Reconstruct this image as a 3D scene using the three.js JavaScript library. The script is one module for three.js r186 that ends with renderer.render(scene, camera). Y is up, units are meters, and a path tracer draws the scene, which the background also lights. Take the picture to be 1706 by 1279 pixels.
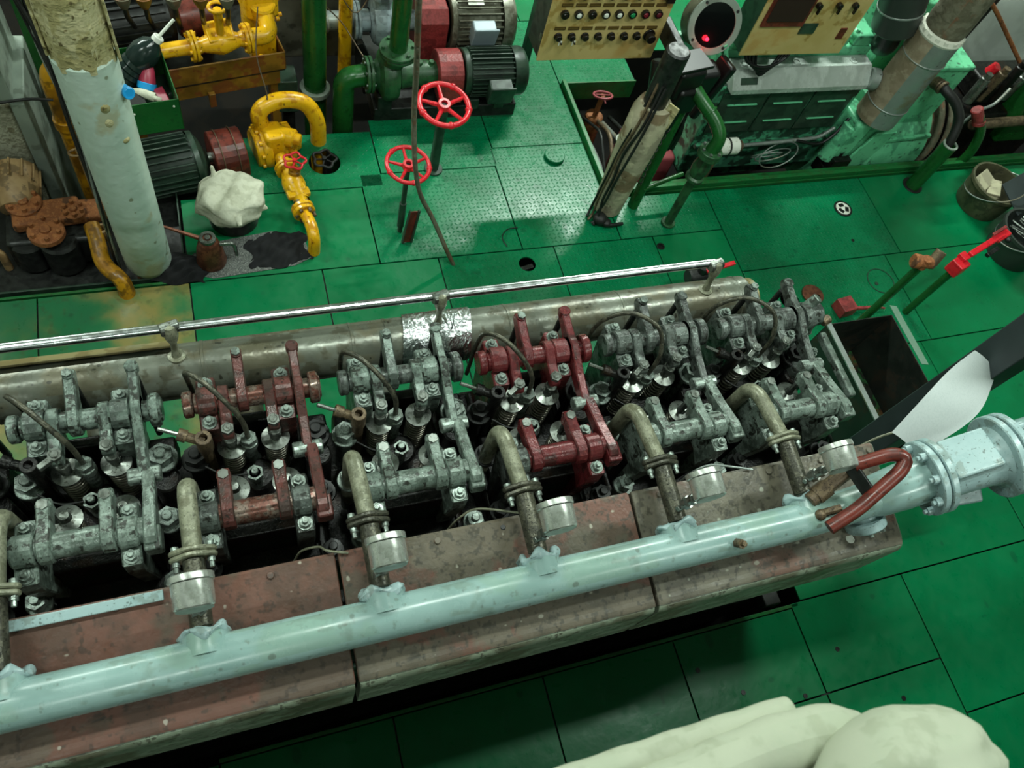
import * as THREE from 'three';
import { RoundedBoxGeometry } from 'three/addons/geometries/RoundedBoxGeometry.js';
import { mergeGeometries, mergeVertices, toCreasedNormals } from 'three/addons/utils/BufferGeometryUtils.js';
import { RectAreaLightUniformsLib } from 'three/addons/lights/RectAreaLightUniformsLib.js';

// ---------------------------------------------------------------- camera, light, exposure
const scene = new THREE.Scene();
scene.background = new THREE.Color(0x000000);
const camera = new THREE.PerspectiveCamera(51.36, 1706 / 1279, 0.05, 60);
camera.position.set(0, 4, 0);
camera.rotation.order = 'YXZ';
camera.rotation.set(-1.03983, -0.63075, 0.41017);
camera.focus = 3.1;
camera.userData.fStop = 4.5;
scene.add(camera);
const renderer = new THREE.WebGLRenderer({ antialias: true });
renderer.toneMapping = THREE.LinearToneMapping;
renderer.toneMappingExposure = 2.15;
renderer.shadowMap.enabled = true;
RectAreaLightUniformsLib.init();
// fluorescent fittings under the deck head: [x, y, z, length, intensity]
const LAMPS = [
  [4.2, 4.75, -6.3, 2.4, 150], [-2.6, 4.75, -6.3, 2.4, 105],
  [0.8, 5.3, -1.7, 1.3, 42], [3.6, 5.3, -.95, 1.3, 56], [-2.4, 5.3, -1.7, 1.3, 42],
  [-1.0, 4.9, 2.4, 1.3, 28], [3.4, 4.9, 2.4, 1.3, 32],
];

// ---------------------------------------------------------------- helpers
function rng(seed) { let s = seed >>> 0; return () => { s = (s + 0x6D2B79F5) | 0; let t = Math.imul(s ^ (s >>> 15), 1 | s); t = (t + Math.imul(t ^ (t >>> 7), 61 | t)) ^ t; return ((t ^ (t >>> 14)) >>> 0) / 4294967296; }; }
const rnd = rng(7);
const S = 512;
function field(freq, oct, seed, ridged) {
  const out = new Float32Array(S * S); let amp = 1, tot = 0;
  for (let o = 0; o < oct; o++) {
    const f = freq << o, r = rng(seed + o * 101), L = new Float32Array(f * f);
    for (let i = 0; i < f * f; i++) L[i] = r();
    for (let y = 0; y < S; y++) {
      const fy = y * f / S, y0 = Math.floor(fy), ty = fy - y0, sy = ty * ty * (3 - 2 * ty), ya = (y0 % f) * f, yb = ((y0 + 1) % f) * f;
      for (let x = 0; x < S; x++) {
        const fx = x * f / S, x0 = Math.floor(fx), tx = fx - x0, sx = tx * tx * (3 - 2 * tx), xa = x0 % f, xb = (x0 + 1) % f;
        let v = (L[ya + xa] * (1 - sx) + L[ya + xb] * sx) * (1 - sy) + (L[yb + xa] * (1 - sx) + L[yb + xb] * sx) * sy;
        if (ridged) v = 1 - Math.abs(2 * v - 1);
        out[y * S + x] += v * amp;
      }
    }
    tot += amp; amp *= 0.55;
  }
  let mn = 9, mx = -9;
  for (const v of out) { if (v < mn) mn = v; if (v > mx) mx = v; }
  for (let i = 0; i < out.length; i++) out[i] = (out[i] - mn) / (mx - mn);
  return out;
}
const F = { lo: field(4, 5, 11), mid: field(10, 5, 23), hi: field(48, 3, 37), ridge: field(5, 5, 51, true), lo2: field(3, 6, 77), spot: field(24, 2, 91) };
const ss = (a, b, x) => { const t = Math.min(1, Math.max(0, (x - a) / (b - a))); return t * t * (3 - 2 * t); };
function dtex(fn, srgb) {
  const d = new Uint8Array(S * S * 4);
  for (let i = 0; i < S * S; i++) { const c = fn(i); d[i * 4] = c[0]; d[i * 4 + 1] = c[1]; d[i * 4 + 2] = c[2]; d[i * 4 + 3] = 255; }
  const t = new THREE.DataTexture(d, S, S); t.wrapS = t.wrapT = THREE.RepeatWrapping; t.magFilter = THREE.LinearFilter; t.minFilter = THREE.LinearMipmapLinearFilter; t.generateMipmaps = true;
  if (srgb) t.colorSpace = THREE.SRGBColorSpace; t.needsUpdate = true; return t;
}
const hx = h => [h >> 16 & 255, h >> 8 & 255, h & 255];
// layers: [field, threshold, softness, colour, strength, index offset]
function ctex(base, layers) {
  const b = hx(base), Ls = layers.map(([f, t, s, c, a = 1, off = 0]) => [F[f], t, s, hx(c), a, off]);
  return dtex(i => {
    let r = b[0], g = b[1], bb = b[2];
    for (const [f, t, s, c, a, off] of Ls) { const m = ss(t - s, t + s, f[(i + off) % (S * S)]) * a; r += (c[0] - r) * m; g += (c[1] - g) * m; bb += (c[2] - bb) * m; }
    return [r, g, bb];
  }, true);
}
const gcache = {};
function gtex(f, lo, hi) { const k = f + lo + '_' + hi; return gcache[k] ||= dtex(i => { const v = 255 * (lo + (hi - lo) * F[f][i]); return [v, v, v]; }); }
function mat({ base, layers, rough = 0.5, metal = 0, bump, tile = 0.5, rf, ...rest }) {
  const p = { roughness: rough, metalness: metal, ...rest };
  const q = tile > .34 ? .5 : .24, rep = (t, k) => gcache[k + '@' + q] ||= (t = t.clone(), t.repeat.set(1 / q, 1 / q), t.needsUpdate = true, t);
  if (layers) { p.map = ctex(base, layers); p.map.repeat.set(1 / tile, 1 / tile); } else p.color = new THREE.Color(base);
  if (rf) { p.roughness = rf[2]; p.roughnessMap = rep(gtex(rf[0], .5, 1), 'r' + rf[0]); }
  if (bump) { p.bumpMap = rep(gtex(bump[0], 0, 1), 'b' + bump[0]); p.bumpScale = bump[1]; }
  return new THREE.MeshPhysicalMaterial(p);
}

// geometry: authored in world metres, box-mapped uv in metres
function norm(g) { if (g.index) g = g.toNonIndexed(); for (const k of Object.keys(g.attributes)) if (k !== 'position' && k !== 'normal') g.deleteAttribute(k); g.morphAttributes = {}; return g; }
function boxUV(g) {
  const p = g.attributes.position, uv = new Float32Array(p.count * 2), a = new THREE.Vector3(), b = new THREE.Vector3(), c = new THREE.Vector3(), n = new THREE.Vector3();
  for (let i = 0; i < p.count; i += 3) {
    a.fromBufferAttribute(p, i); b.fromBufferAttribute(p, i + 1); c.fromBufferAttribute(p, i + 2);
    n.copy(b).sub(a).cross(c.clone().sub(a));
    const ax = Math.abs(n.x), ay = Math.abs(n.y), az = Math.abs(n.z);
    [a, b, c].forEach((v, k) => { let u, w; if (ay >= ax && ay >= az) { u = v.x; w = v.z; } else if (ax >= az) { u = v.z; w = v.y; } else { u = v.x; w = v.y; } uv[(i + k) * 2] = u; uv[(i + k) * 2 + 1] = w; });
  }
  g.setAttribute('uv', new THREE.BufferAttribute(uv, 2)); return g;
}
const V = (x, y, z) => new THREE.Vector3(x, y, z);
const place = (g, x = 0, y = 0, z = 0, rx = 0, ry = 0, rz = 0) => { g.applyMatrix4(new THREE.Matrix4().compose(V(x, y, z), new THREE.Quaternion().setFromEuler(new THREE.Euler(rx, ry, rz)), V(1, 1, 1))); return g; };
function bx(w, h, d, x, y, z, r = 0.004, rx = 0, ry = 0, rz = 0) { r = Math.min(r, w / 2.2, h / 2.2, d / 2.2); return place(r > 0.0006 ? new RoundedBoxGeometry(w, h, d, 1, r) : new THREE.BoxGeometry(w, h, d), x, y, z, rx, ry, rz); }
// box by limits
const lim = (x0, x1, y0, y1, z0, z1, r) => bx(x1 - x0, y1 - y0, z1 - z0, (x0 + x1) / 2, (y0 + y1) / 2, (z0 + z1) / 2, r);
function along(g, a, b) { const d = b.clone().sub(a), q = new THREE.Quaternion().setFromUnitVectors(V(0, 1, 0), d.clone().normalize()); g.applyMatrix4(new THREE.Matrix4().compose(a, q, V(1, 1, 1))); return g; }
// lathe along a->b; profile [[radius, distance]...]
function lat(a, b, prof, seg = 20) { a = V(...a); b = V(...b); return along(toCreasedNormals(norm(new THREE.LatheGeometry(prof.map(([r, t]) => new THREE.Vector2(Math.max(r, 0.00001), t)), seg)), 0.6), a, b); }
function rod(a, b, r, seg = 14, r2 = r, ch = 0.15) { const L = Math.hypot(b[0] - a[0], b[1] - a[1], b[2] - a[2]), c = Math.min(r, r2, L) * ch; return lat(a, b, [[0, 0], [r - c, 0], [r, c], [r2, L - c], [r2 - c, L], [0, L]], seg); }
function ring(a, b, ro, ri, seg = 24) { const L = Math.hypot(b[0] - a[0], b[1] - a[1], b[2] - a[2]), c = Math.min(L, ro - ri) * 0.15; return lat(a, b, [[ri, 0], [ro - c, 0], [ro, c], [ro, L - c], [ro - c, L], [ri, L], [ri, 0]], seg); }
// polyline with rounded bends
class Path extends THREE.CurvePath { }
function bend(pts, rad = 0.05) {
  const P = pts.map(p => V(...p)), c = new Path();
  if (P.length === 2) { c.add(new THREE.LineCurve3(P[0], P[1])); return c; }
  let last = P[0];
  for (let i = 1; i < P.length - 1; i++) {
    const d0 = P[i].clone().sub(P[i - 1]), d1 = P[i + 1].clone().sub(P[i]), r = Math.min(rad, d0.length() * 0.49, d1.length() * 0.49);
    const A = P[i].clone().addScaledVector(d0.normalize(), -r), B = P[i].clone().addScaledVector(d1.normalize(), r);
    if (A.distanceTo(last) > 1e-5) c.add(new THREE.LineCurve3(last, A));
    c.add(new THREE.QuadraticBezierCurve3(A, P[i], B)); last = B;
  }
  c.add(new THREE.LineCurve3(last, P[P.length - 1])); return c;
}
function caps(curve, r, seg) { const o = []; for (const t of [0, 1]) { const p = curve.getPointAt(t), d = curve.getTangentAt(t).multiplyScalar(t ? 1 : -1); const g = new THREE.CircleGeometry(r, seg); g.applyMatrix4(new THREE.Matrix4().compose(p, new THREE.Quaternion().setFromUnitVectors(V(0, 0, 1), d), V(1, 1, 1))); o.push(norm(g)); } return o; }
function sweep(curve, r, n, seg = 12) { return mergeGeometries([norm(new THREE.TubeGeometry(curve, n, r, seg, false)), ...caps(curve, r, seg)]); }
const pipe = (pts, r, rad = 0.06, n = 40, seg = 14) => sweep(bend(pts, rad), r, n, seg);
const cord = (pts, r, n = 30, seg = 6) => sweep(new THREE.CatmullRomCurve3(pts.map(p => V(...p))), r, n, seg);
function helix(x, y0, y1, z, R, r, turns) { const pts = []; for (let i = 0; i <= turns * 12; i++) { const a = i / 12 * 2 * Math.PI; pts.push(V(x + R * Math.cos(a), y0 + (y1 - y0) * i / (turns * 12), z + R * Math.sin(a))); } return norm(new THREE.TubeGeometry(new THREE.CatmullRomCurve3(pts), turns * 14, r, 6, false)); }
function torus(R, r, x, y, z, rx = 0, ry = 0, rz = 0, seg = 36, rs = 10) { return place(new THREE.TorusGeometry(R, r, rs, seg), x, y, z, rx, ry, rz); }
function ball(r, x, y, z, sy = 1, seg = 14) { const g = new THREE.SphereGeometry(r, seg, Math.ceil(seg * 0.7)); g.scale(1, sy, 1); return place(g, x, y, z); }
// hexagon bolt head on an axis
function hex(a, b, r) { const L = Math.hypot(b[0] - a[0], b[1] - a[1], b[2] - a[2]); return along(norm(place(new THREE.CylinderGeometry(r, r, L, 6), 0, L / 2, 0)), V(...a), V(...b)); }
const boltUp = (x, y, z, r = 0.016, h = 0.018) => [rod([x, y, z], [x, y + h * 0.25, z], r * 1.35, 14), hex([x, y + h * 0.25, z], [x, y + h, z], r), rod([x, y + h, z], [x, y + h * 1.5, z], r * 0.55, 8)];
// outline in the (u,v) plane pushed along w; plane 'zy' -> along x, 'xz' -> along y, 'xy' -> along z
function slab(pts, d, plane, at, bev = 0.003, holes = []) {
  const sh = new THREE.Shape(pts.map(p => new THREE.Vector2(p[0], p[1])));
  for (const [hx_, hy_, hr] of holes) { const h = new THREE.Path(); h.absarc(hx_, hy_, hr, 0, Math.PI * 2, true); sh.holes.push(h); }
  let g = new THREE.ExtrudeGeometry(sh, { depth: d - 2 * bev, bevelEnabled: bev > 0, bevelThickness: bev, bevelSize: bev, bevelOffset: -bev, bevelSegments: 1, curveSegments: 16 });
  g.translate(0, 0, bev - d / 2);
  if (plane === 'zy') g.applyMatrix4(new THREE.Matrix4().makeBasis(V(0, 0, 1), V(0, 1, 0), V(-1, 0, 0)));
  if (plane === 'xz') g.applyMatrix4(new THREE.Matrix4().makeBasis(V(1, 0, 0), V(0, 0, 1), V(0, -1, 0)));
  g.translate(...at); return norm(g);
}
const arc = (cx, cy, r, a0, a1, n = 8) => Array.from({ length: n + 1 }, (_, i) => { const a = a0 + (a1 - a0) * i / n; return [cx + r * Math.cos(a), cy + r * Math.sin(a)]; });

const used = {};
const numbered = n => { const k = used[n] = (used[n] ?? -1) + 1; return k ? n + '_' + String(k).padStart(3, '0') : n; };
function meshOf(geos, m) {
  geos = [geos].flat(9).map(norm);
  const g = boxUV(geos.length > 1 ? mergeGeometries(geos) : geos[0]);
  const o = new THREE.Mesh(g, m); o.castShadow = o.receiveShadow = true; return o;
}
// a thing: a group at its base, children authored in world metres
function thing(name, label, category, base = [0, 0, 0], group, kind) {
  const o = new THREE.Group(); o.name = numbered(name); o.position.set(...base); scene.add(o);
  o.userData = { label, category }; if (group) o.userData.group = group; if (kind) { o.userData.kind = kind; }
  o.world = V(...base); return o;
}
function part(name, geos, m, parent, label) {
  const o = meshOf(geos, m); o.name = name; const w = parent.world; o.geometry.translate(-w.x, -w.y, -w.z);
  o.world = w.clone(); if (label) o.userData.label = label; parent.add(o); return o;
}
// sub-part: same frame as its parent mesh
const sub = part;
function one(name, label, category, geos, m, group, base) {
  const o = meshOf(geos, m); o.geometry.computeBoundingBox(); const b = o.geometry.boundingBox;
  const p = base || [(b.min.x + b.max.x) / 2, b.min.y, (b.min.z + b.max.z) / 2];
  o.geometry.translate(-p[0], -p[1], -p[2]); o.position.set(...p); o.name = numbered(name); o.userData = { label, category }; if (group) o.userData.group = group; o.world = V(...p); scene.add(o); return o;
}
function struct(name, geos, m) { const o = meshOf(geos, m); o.name = name; o.userData = { kind: 'structure' }; o.world = V(0, 0, 0); scene.add(o); return o; }

// ---------------------------------------------------------------- materials
const K = {};
K.floor = mat({ base: 0x006e44, layers: [['lo', 0.55, 0.35, 0x006038, 0.8], ['mid', 0.62, 0.12, 0x02784c, 0.5], ['spot', 0.84, 0.05, 0x044e30, 0.5], ['lo2', 0.76, 0.1, 0x1c5c3c, 0.4]], tile: 1.7, rf: ['mid', 0.2, 0.4], ior: 1.38 });
K.floorSmooth = mat({ base: 0x007042, layers: [['lo', 0.55, 0.35, 0x006338, 0.8], ['mid', 0.64, 0.16, 0x027a4a, 0.4], ['spot', 0.88, 0.04, 0x044e30, 0.5]], tile: 2.1, rf: ['mid', 0.2, 0.46], ior: 1.36, bump: ['lo', 0.0015] });
K.floorWorn = mat({ base: 0x1c6e42, layers: [['lo2', 0.47, 0.2, 0x8a7c46, 0.95], ['mid', 0.66, 0.2, 0x256844, 0.6], ['hi', 0.72, 0.12, 0x4a4f2e, 0.4], ['ridge', 0.92, 0.05, 0x1d4028, 0.5]], tile: 1.6, rf: ['mid', 0.25, 0.5] });
{ // raised tear-drop tread of the plates: fine relief
  const n = 512, d = new Uint8Array(n * n * 4), c = 8;
  for (let y = 0; y < n; y++) for (let x = 0; x < n; x++) {
    const gx = x / n * c, gy = y / n * c, ix = Math.floor(gx), iy = Math.floor(gy), odd = (ix + iy) & 1, u = (gx - ix - 0.5), w = (gy - iy - 0.5), k = Math.SQRT1_2;
    const p = odd ? (u + w) * k : (u - w) * k, q = odd ? (u - w) * k : (u + w) * k;
    const h = Math.max(0, 1 - (p * p) / 0.14 - (q * q) / 0.022), v = Math.min(255, 40 + 190 * Math.sqrt(h) + 40 * (F.mid[y * S + x] - 0.5)); const i = (y * n + x) * 4; d[i] = d[i + 1] = d[i + 2] = v; d[i + 3] = 255;
  }
  const t = new THREE.DataTexture(d, n, n); t.wrapS = t.wrapT = THREE.RepeatWrapping; t.magFilter = THREE.LinearFilter; t.needsUpdate = true; t.repeat.set(1 / 0.24, 1 / 0.24);
  K.floor.bumpMap = t; K.floor.bumpScale = 0.003;
}
K.bilge = mat({ base: 0x0a0a08, layers: [['lo', 0.5, 0.2, 0x120e09, 1], ['mid', 0.6, 0.1, 0x060605, 0.8]], tile: 1.3, rough: 0.85, ior: 1.25 });
K.wall = mat({ base: 0xaab0a4, layers: [['lo', 0.5, 0.3, 0x979e90, 0.7]], tile: 3, rough: 0.6 });
K.deck = mat({ base: 0xd2d6cc, rough: 0.6 });
K.green = mat({ base: 0x1b5a24, layers: [['lo', 0.5, 0.3, 0x154a1e, 0.8], ['spot', 0.78, 0.05, 0x123a16, 0.6]], tile: 0.6, rf: ['mid', 0.22, 0.4] });
K.greenPump = mat({ base: 0x2c5a34, layers: [['mid', 0.52, 0.1, 0x1f4428, 0.8], ['hi', 0.66, 0.08, 0x4a5040, 0.5], ['lo', 0.68, 0.1, 0x24281c, 0.7]], tile: 0.4, rf: ['mid', 0.25, 0.55], bump: ['hi', 0.0008] });
K.greenDark = mat({ base: 0x2a4032, layers: [['mid', 0.55, 0.12, 0x1b2c22, 0.8], ['lo', 0.6, 0.1, 0x3c4a3c, 0.5]], tile: 0.5, rf: ['mid', 0.3, 0.55] });
K.coaming = mat({ base: 0x1a6b34, layers: [['mid', 0.6, 0.1, 0x2a5a2a, 0.7], ['hi', 0.7, 0.08, 0x3a3a22, 0.5]], tile: 0.5, rf: ['mid', 0.25, 0.5] });
K.teal = mat({ base: 0x6cc394, layers: [['lo', 0.55, 0.25, 0x58ac80, 0.8], ['mid', 0.68, 0.08, 0x3c7a5c, 0.6], ['spot', 0.82, 0.04, 0x2c4436, 0.6]], tile: 0.7, rf: ['mid', 0.28, 0.5] });
K.tealOily = mat({ base: 0x4fa07a, layers: [['lo', 0.45, 0.15, 0x2f5f48, 0.8], ['mid', 0.55, 0.1, 0x1a2a20, 0.8]], tile: 0.5, rf: ['mid', 0.25, 0.5] });
K.yellow = mat({ base: 0xe2ac12, layers: [['lo', 0.55, 0.25, 0xd69c0e, 0.7], ['mid', 0.72, 0.06, 0xa86a08, 0.6], ['spot', 0.85, 0.03, 0x4a3008, 0.7]], tile: 0.4, rf: ['mid', 0.2, 0.38] });
K.yellowDirty = mat({ base: 0xc08a14, layers: [['lo', 0.5, 0.2, 0x8a5a10, 0.8], ['mid', 0.62, 0.1, 0x5a3c10, 0.6]], tile: 0.4, rf: ['mid', 0.3, 0.5] });
K.ochreBed = mat({ base: 0x8a6420, layers: [['lo', 0.5, 0.2, 0x5c4414, 0.8], ['mid', 0.6, 0.1, 0x70351a, 0.6]], tile: 0.5, rf: ['mid', 0.3, 0.6] });
K.red = mat({ base: 0xd41f2c, layers: [['mid', 0.7, 0.08, 0xb01824, 0.6], ['spot', 0.85, 0.03, 0x6a1014, 0.6]], tile: 0.3, rf: ['mid', 0.25, 0.4] });
K.pink = mat({ base: 0xa04a50, rough: 0.45 });
K.guard = mat({ base: 0x9a3c3c, layers: [['hi', 0.5, 0.12, 0x84302f, 0.8], ['mid', 0.68, 0.1, 0x5a2222, 0.5]], tile: 0.4, rough: 0.45, bump: ['hi', 0.0012] });
K.maroon = mat({ base: 0x6e2c22, layers: [['mid', 0.55, 0.12, 0x4c1c16, 0.8], ['hi', 0.72, 0.06, 0x2a1410, 0.6]], tile: 0.4, rf: ['mid', 0.28, 0.5] });
K.rust = mat({ base: 0x94592f, layers: [['mid', 0.55, 0.15, 0x774322, 0.8], ['hi', 0.62, 0.08, 0xa87448, 0.5], ['lo', 0.68, 0.1, 0x3a2416, 0.7]], tile: 0.35, rough: 0.75, bump: ['hi', 0.0015] });
K.dark = mat({ base: 0x1d1f1d, layers: [['mid', 0.55, 0.12, 0x0d0e0d, 0.9], ['hi', 0.7, 0.08, 0x34352e, 0.5]], tile: 0.3, rf: ['mid', 0.2, 0.6] });
K.oily = mat({ base: 0x1c1b19, layers: [['mid', 0.5, 0.12, 0x0a0a09, 0.95], ['hi', 0.74, 0.06, 0x45463e, 0.5], ['lo', 0.66, 0.08, 0x2a1a10, 0.7]], tile: 0.3, rf: ['hi', 0.12, 0.5], metal: 0.3, bump: ['hi', 0.0012] });
K.black = mat({ base: 0x0b0b0c, rough: 0.4 });
K.rubber = mat({ base: 0x161615, rough: 0.55 });
K.blackCloth = mat({ base: 0x0d0e10, layers: [['mid', 0.6, 0.2, 0x17181b, 0.8]], tile: 0.3, rough: 0.95 });
K.steel = mat({ base: 0x8f948e, layers: [['mid', 0.55, 0.15, 0x6a6e68, 0.7], ['hi', 0.72, 0.06, 0x34342c, 0.6]], tile: 0.3, metal: 0.85, rf: ['mid', 0.22, 0.45] });
K.bolt = mat({ base: 0x97a49c, layers: [['mid', 0.55, 0.15, 0x6a726c, 0.9], ['hi', 0.7, 0.06, 0x24241e, 0.7]], tile: 0.15, metal: 0.6, rf: ['mid', 0.25, 0.5] });
K.spring = mat({ base: 0x8a867a, metal: 0.75, rough: 0.28 });
K.chrome = mat({ base: 0xd6dadc, layers: [['mid', 0.66, 0.1, 0x8c9294, 0.5], ['hi', 0.75, 0.05, 0x4a4c48, 0.4]], tile: 0.25, metal: 1, rf: ['mid', 0.16, 0.3] });
K.gaugeMetal = mat({ base: 0xe2e5df, layers: [['mid', 0.7, 0.12, 0xb9bdb4, 0.5]], tile: 0.12, metal: 0.8, rf: ['mid', 0.18, 0.36] });
K.gaugeBack = mat({ base: 0x9aa39a, layers: [['mid', 0.6, 0.15, 0x7c857a, 0.6]], tile: 0.2, metal: 0.5, rough: 0.4 });
// painted rocker gear: grey-green aluminium paint, or red primer, both chipped and oily
const gearLayers = (chip, oil) => [['mid', 0.56, 0.1, chip, 0.7], ['hi', 0.66, 0.1, 0x3a3d38, 0.4], ['lo', 0.56, 0.1, oil, 0.8], ['mid', 0.72, 0.06, 0x1c1c17, 0.75, 70001]];
K.gearGrey = mat({ base: 0x76857c, layers: gearLayers(0x5c6961, 0x3c433e), tile: 0.22, rf: ['mid', 0.2, 0.5], metal: 0.25, bump: ['hi', 0.0007] });
K.gearPale = mat({ base: 0x7f8d84, layers: gearLayers(0x65736a, 0x465048), tile: 0.2, rf: ['mid', 0.22, 0.5], metal: 0.2, bump: ['hi', 0.0008] });
K.gearRed = mat({ base: 0x5e332f, layers: [['mid', 0.58, 0.1, 0x452a26, 0.8], ['hi', 0.68, 0.08, 0x6e524a, 0.4], ['lo', 0.56, 0.1, 0x342c26, 0.75], ['spot', 0.78, 0.04, 0x15110e, 0.7]], tile: 0.22, rf: ['mid', 0.2, 0.45], metal: 0.15, bump: ['hi', 0.0007] });
K.gearCrimson = mat({ base: 0x642427, layers: [['mid', 0.6, 0.1, 0x521e20, 0.8], ['hi', 0.72, 0.06, 0xa0584c, 0.5], ['lo', 0.66, 0.1, 0x2a1e1a, 0.6]], tile: 0.22, rf: ['mid', 0.18, 0.4], metal: 0.15, bump: ['hi', 0.0006] });
K.gearWorn = mat({ base: 0x656d68, layers: gearLayers(0x4a504b, 0x2a2d2a), tile: 0.2, rf: ['mid', 0.2, 0.5], metal: 0.35, bump: ['hi', 0.001] });
K.shaftBrown = mat({ base: 0x6a4238, layers: [['mid', 0.5, 0.15, 0x857a70, 0.8], ['hi', 0.66, 0.06, 0x2a201c, 0.7]], tile: 0.25, metal: 0.5, rf: ['mid', 0.2, 0.4] });
K.elbow = mat({ base: 0x8c8d78, layers: [['mid', 0.52, 0.16, 0x6c6d5a, 0.8], ['hi', 0.68, 0.1, 0x3e3d30, 0.45], ['lo', 0.66, 0.1, 0x5a5844, 0.6]], tile: 0.2, rf: ['mid', 0.25, 0.5], metal: 0.2, bump: ['hi', 0.0008] });
K.elbowDark = mat({ base: 0x5c5a4c, layers: [['mid', 0.5, 0.12, 0x3c3b32, 0.8], ['hi', 0.64, 0.07, 0x20201a, 0.7]], tile: 0.2, rf: ['mid', 0.22, 0.5], metal: 0.4, bump: ['hi', 0.0008] });
K.water = mat({ base: 0x90aca9, layers: [['lo', 0.55, 0.25, 0x7f9c98, 0.8], ['lo2', 0.64, 0.08, 0x86a294, 0.6], ['mid', 0.72, 0.08, 0x768a80, 0.6], ['hi', 0.78, 0.06, 0x6c7c72, 0.5], ['ridge', 0.93, 0.02, 0x4c5852, 0.6], ['spot', 0.86, 0.03, 0x5a625a, 0.5]], tile: 0.9, rf: ['mid', 0.18, 0.36] });
K.waterFit = mat({ base: 0x9cb4b6, layers: [['lo', 0.6, 0.2, 0x8ea6a8, 0.7], ['mid', 0.72, 0.06, 0x788680, 0.6], ['hi', 0.76, 0.04, 0x3c443e, 0.5]], tile: 0.4, rf: ['mid', 0.22, 0.42], bump: ['mid', 0.001] });
const coverRust = [['lo', 0.55, 0.3, 0x624438, 0.8], ['lo2', 0.62, 0.06, 0x5a5044, 0.75], ['mid', 0.64, 0.16, 0x4e3c32, 0.6], ['hi', 0.7, 0.1, 0x332a24, 0.5], ['ridge', 0.95, 0.02, 0x2c2620, 0.6], ['spot', 0.9, 0.02, 0xb0aca0, 0.8]];
K.coverRed = mat({ base: 0x724c40, layers: coverRust, tile: 0.9, rf: ['mid', 0.4, 0.65], bump: ['hi', 0.0008] });
K.coverMix = mat({ base: 0x6e4a3e, layers: [['lo2', 0.42, 0.06, 0x625c4e, 0.9], ['mid', 0.6, 0.16, 0x524c40, 0.7], ['ridge', 0.93, 0.03, 0x2c2a22, 0.7], ['hi', 0.66, 0.1, 0x35322a, 0.6], ['spot', 0.87, 0.02, 0xb8b6a8, 0.7]], tile: 0.8, rf: ['mid', 0.4, 0.65], bump: ['hi', 0.001] });
K.coverGrey = mat({ base: 0x6c6658, layers: [['lo2', 0.7, 0.08, 0x6a4a3e, 0.8], ['mid', 0.58, 0.16, 0x544f44, 0.7], ['ridge', 0.94, 0.03, 0x2c2a22, 0.6], ['hi', 0.64, 0.1, 0x35322a, 0.6], ['spot', 0.84, 0.03, 0xa6aa9a, 0.7]], tile: 0.8, rf: ['mid', 0.4, 0.65], bump: ['hi', 0.001] });
K.coverSide = mat({ base: 0x86927e, layers: [['mid', 0.5, 0.12, 0x6d7866, 0.8], ['lo', 0.55, 0.1, 0x5c5a48, 0.8], ['hi', 0.68, 0.06, 0x36342a, 0.6]], tile: 0.6, rf: ['mid', 0.35, 0.6] });
K.lagging = mat({ base: 0x72766a, layers: [['lo', 0.5, 0.25, 0x5f6156, 0.8], ['lo2', 0.66, 0.14, 0x665e48, 0.6], ['mid', 0.68, 0.07, 0x4c4838, 0.6], ['spot', 0.84, 0.03, 0x2a2a22, 0.7]], tile: 0.6, rf: ['mid', 0.28, 0.42], metal: 0.25, bump: ['lo', 0.004] });
K.laggingStrip = mat({ base: 0x8a8058, layers: [['mid', 0.55, 0.12, 0x6c5f38, 0.8], ['lo', 0.6, 0.1, 0x74745c, 0.7]], tile: 0.5, rf: ['mid', 0.35, 0.6], metal: 0.2 });
K.foil = mat({ base: 0xc6cbcc, metal: 1, rough: 0.26, bump: ['ridge', 0.006], tile: 0.25 });
K.column = mat({ base: 0xc0d2c6, layers: [['lo', 0.55, 0.25, 0xb2c6ba, 0.8], ['lo2', 0.72, 0.06, 0xb0a884, 0.6], ['spot', 0.86, 0.03, 0x767a60, 0.7]], tile: 1.1, rf: ['mid', 0.35, 0.55], bump: ['lo', 0.004] });
K.insul = mat({ base: 0xb4ab7e, layers: [['lo', 0.5, 0.2, 0x99905f, 0.8], ['mid', 0.6, 0.1, 0xc6bf98, 0.7], ['ridge', 0.86, 0.06, 0x4c4224, 0.8], ['spot', 0.82, 0.04, 0x5a4e2a, 0.7]], tile: 0.5, rough: 0.85, bump: ['ridge', 0.012] });
K.cloth = mat({ base: 0xd0d0bc, layers: [['mid', 0.6, 0.15, 0xb8b8a2, 0.6], ['lo', 0.66, 0.1, 0xa8a890, 0.5]], tile: 0.3, rough: 0.9, bump: ['mid', 0.002] });
K.canvas = mat({ base: 0xb0b4a0, layers: [['lo', 0.6, 0.3, 0xa6ae98, 0.6], ['mid', 0.72, 0.14, 0x979c86, 0.5]], tile: 0.4, rough: 0.8, bump: ['mid', 0.001] });
K.panel = mat({ base: 0xc4ae74, layers: [['lo', 0.55, 0.3, 0xb49c5e, 0.7], ['lo2', 0.7, 0.12, 0xb58a4a, 0.6], ['mid', 0.76, 0.06, 0x8a6a2c, 0.5]], tile: 0.9, rf: ['mid', 0.35, 0.55] });
K.bakelite = mat({ base: 0x17120f, rough: 0.3 });
K.plate = mat({ base: 0x5a4416, rough: 0.5 });
K.greyPaint = mat({ base: 0x8c988c, layers: [['lo', 0.5, 0.2, 0x7a867c, 0.8], ['mid', 0.66, 0.1, 0x5c645a, 0.6]], tile: 0.8, rf: ['mid', 0.35, 0.55] });
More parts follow.
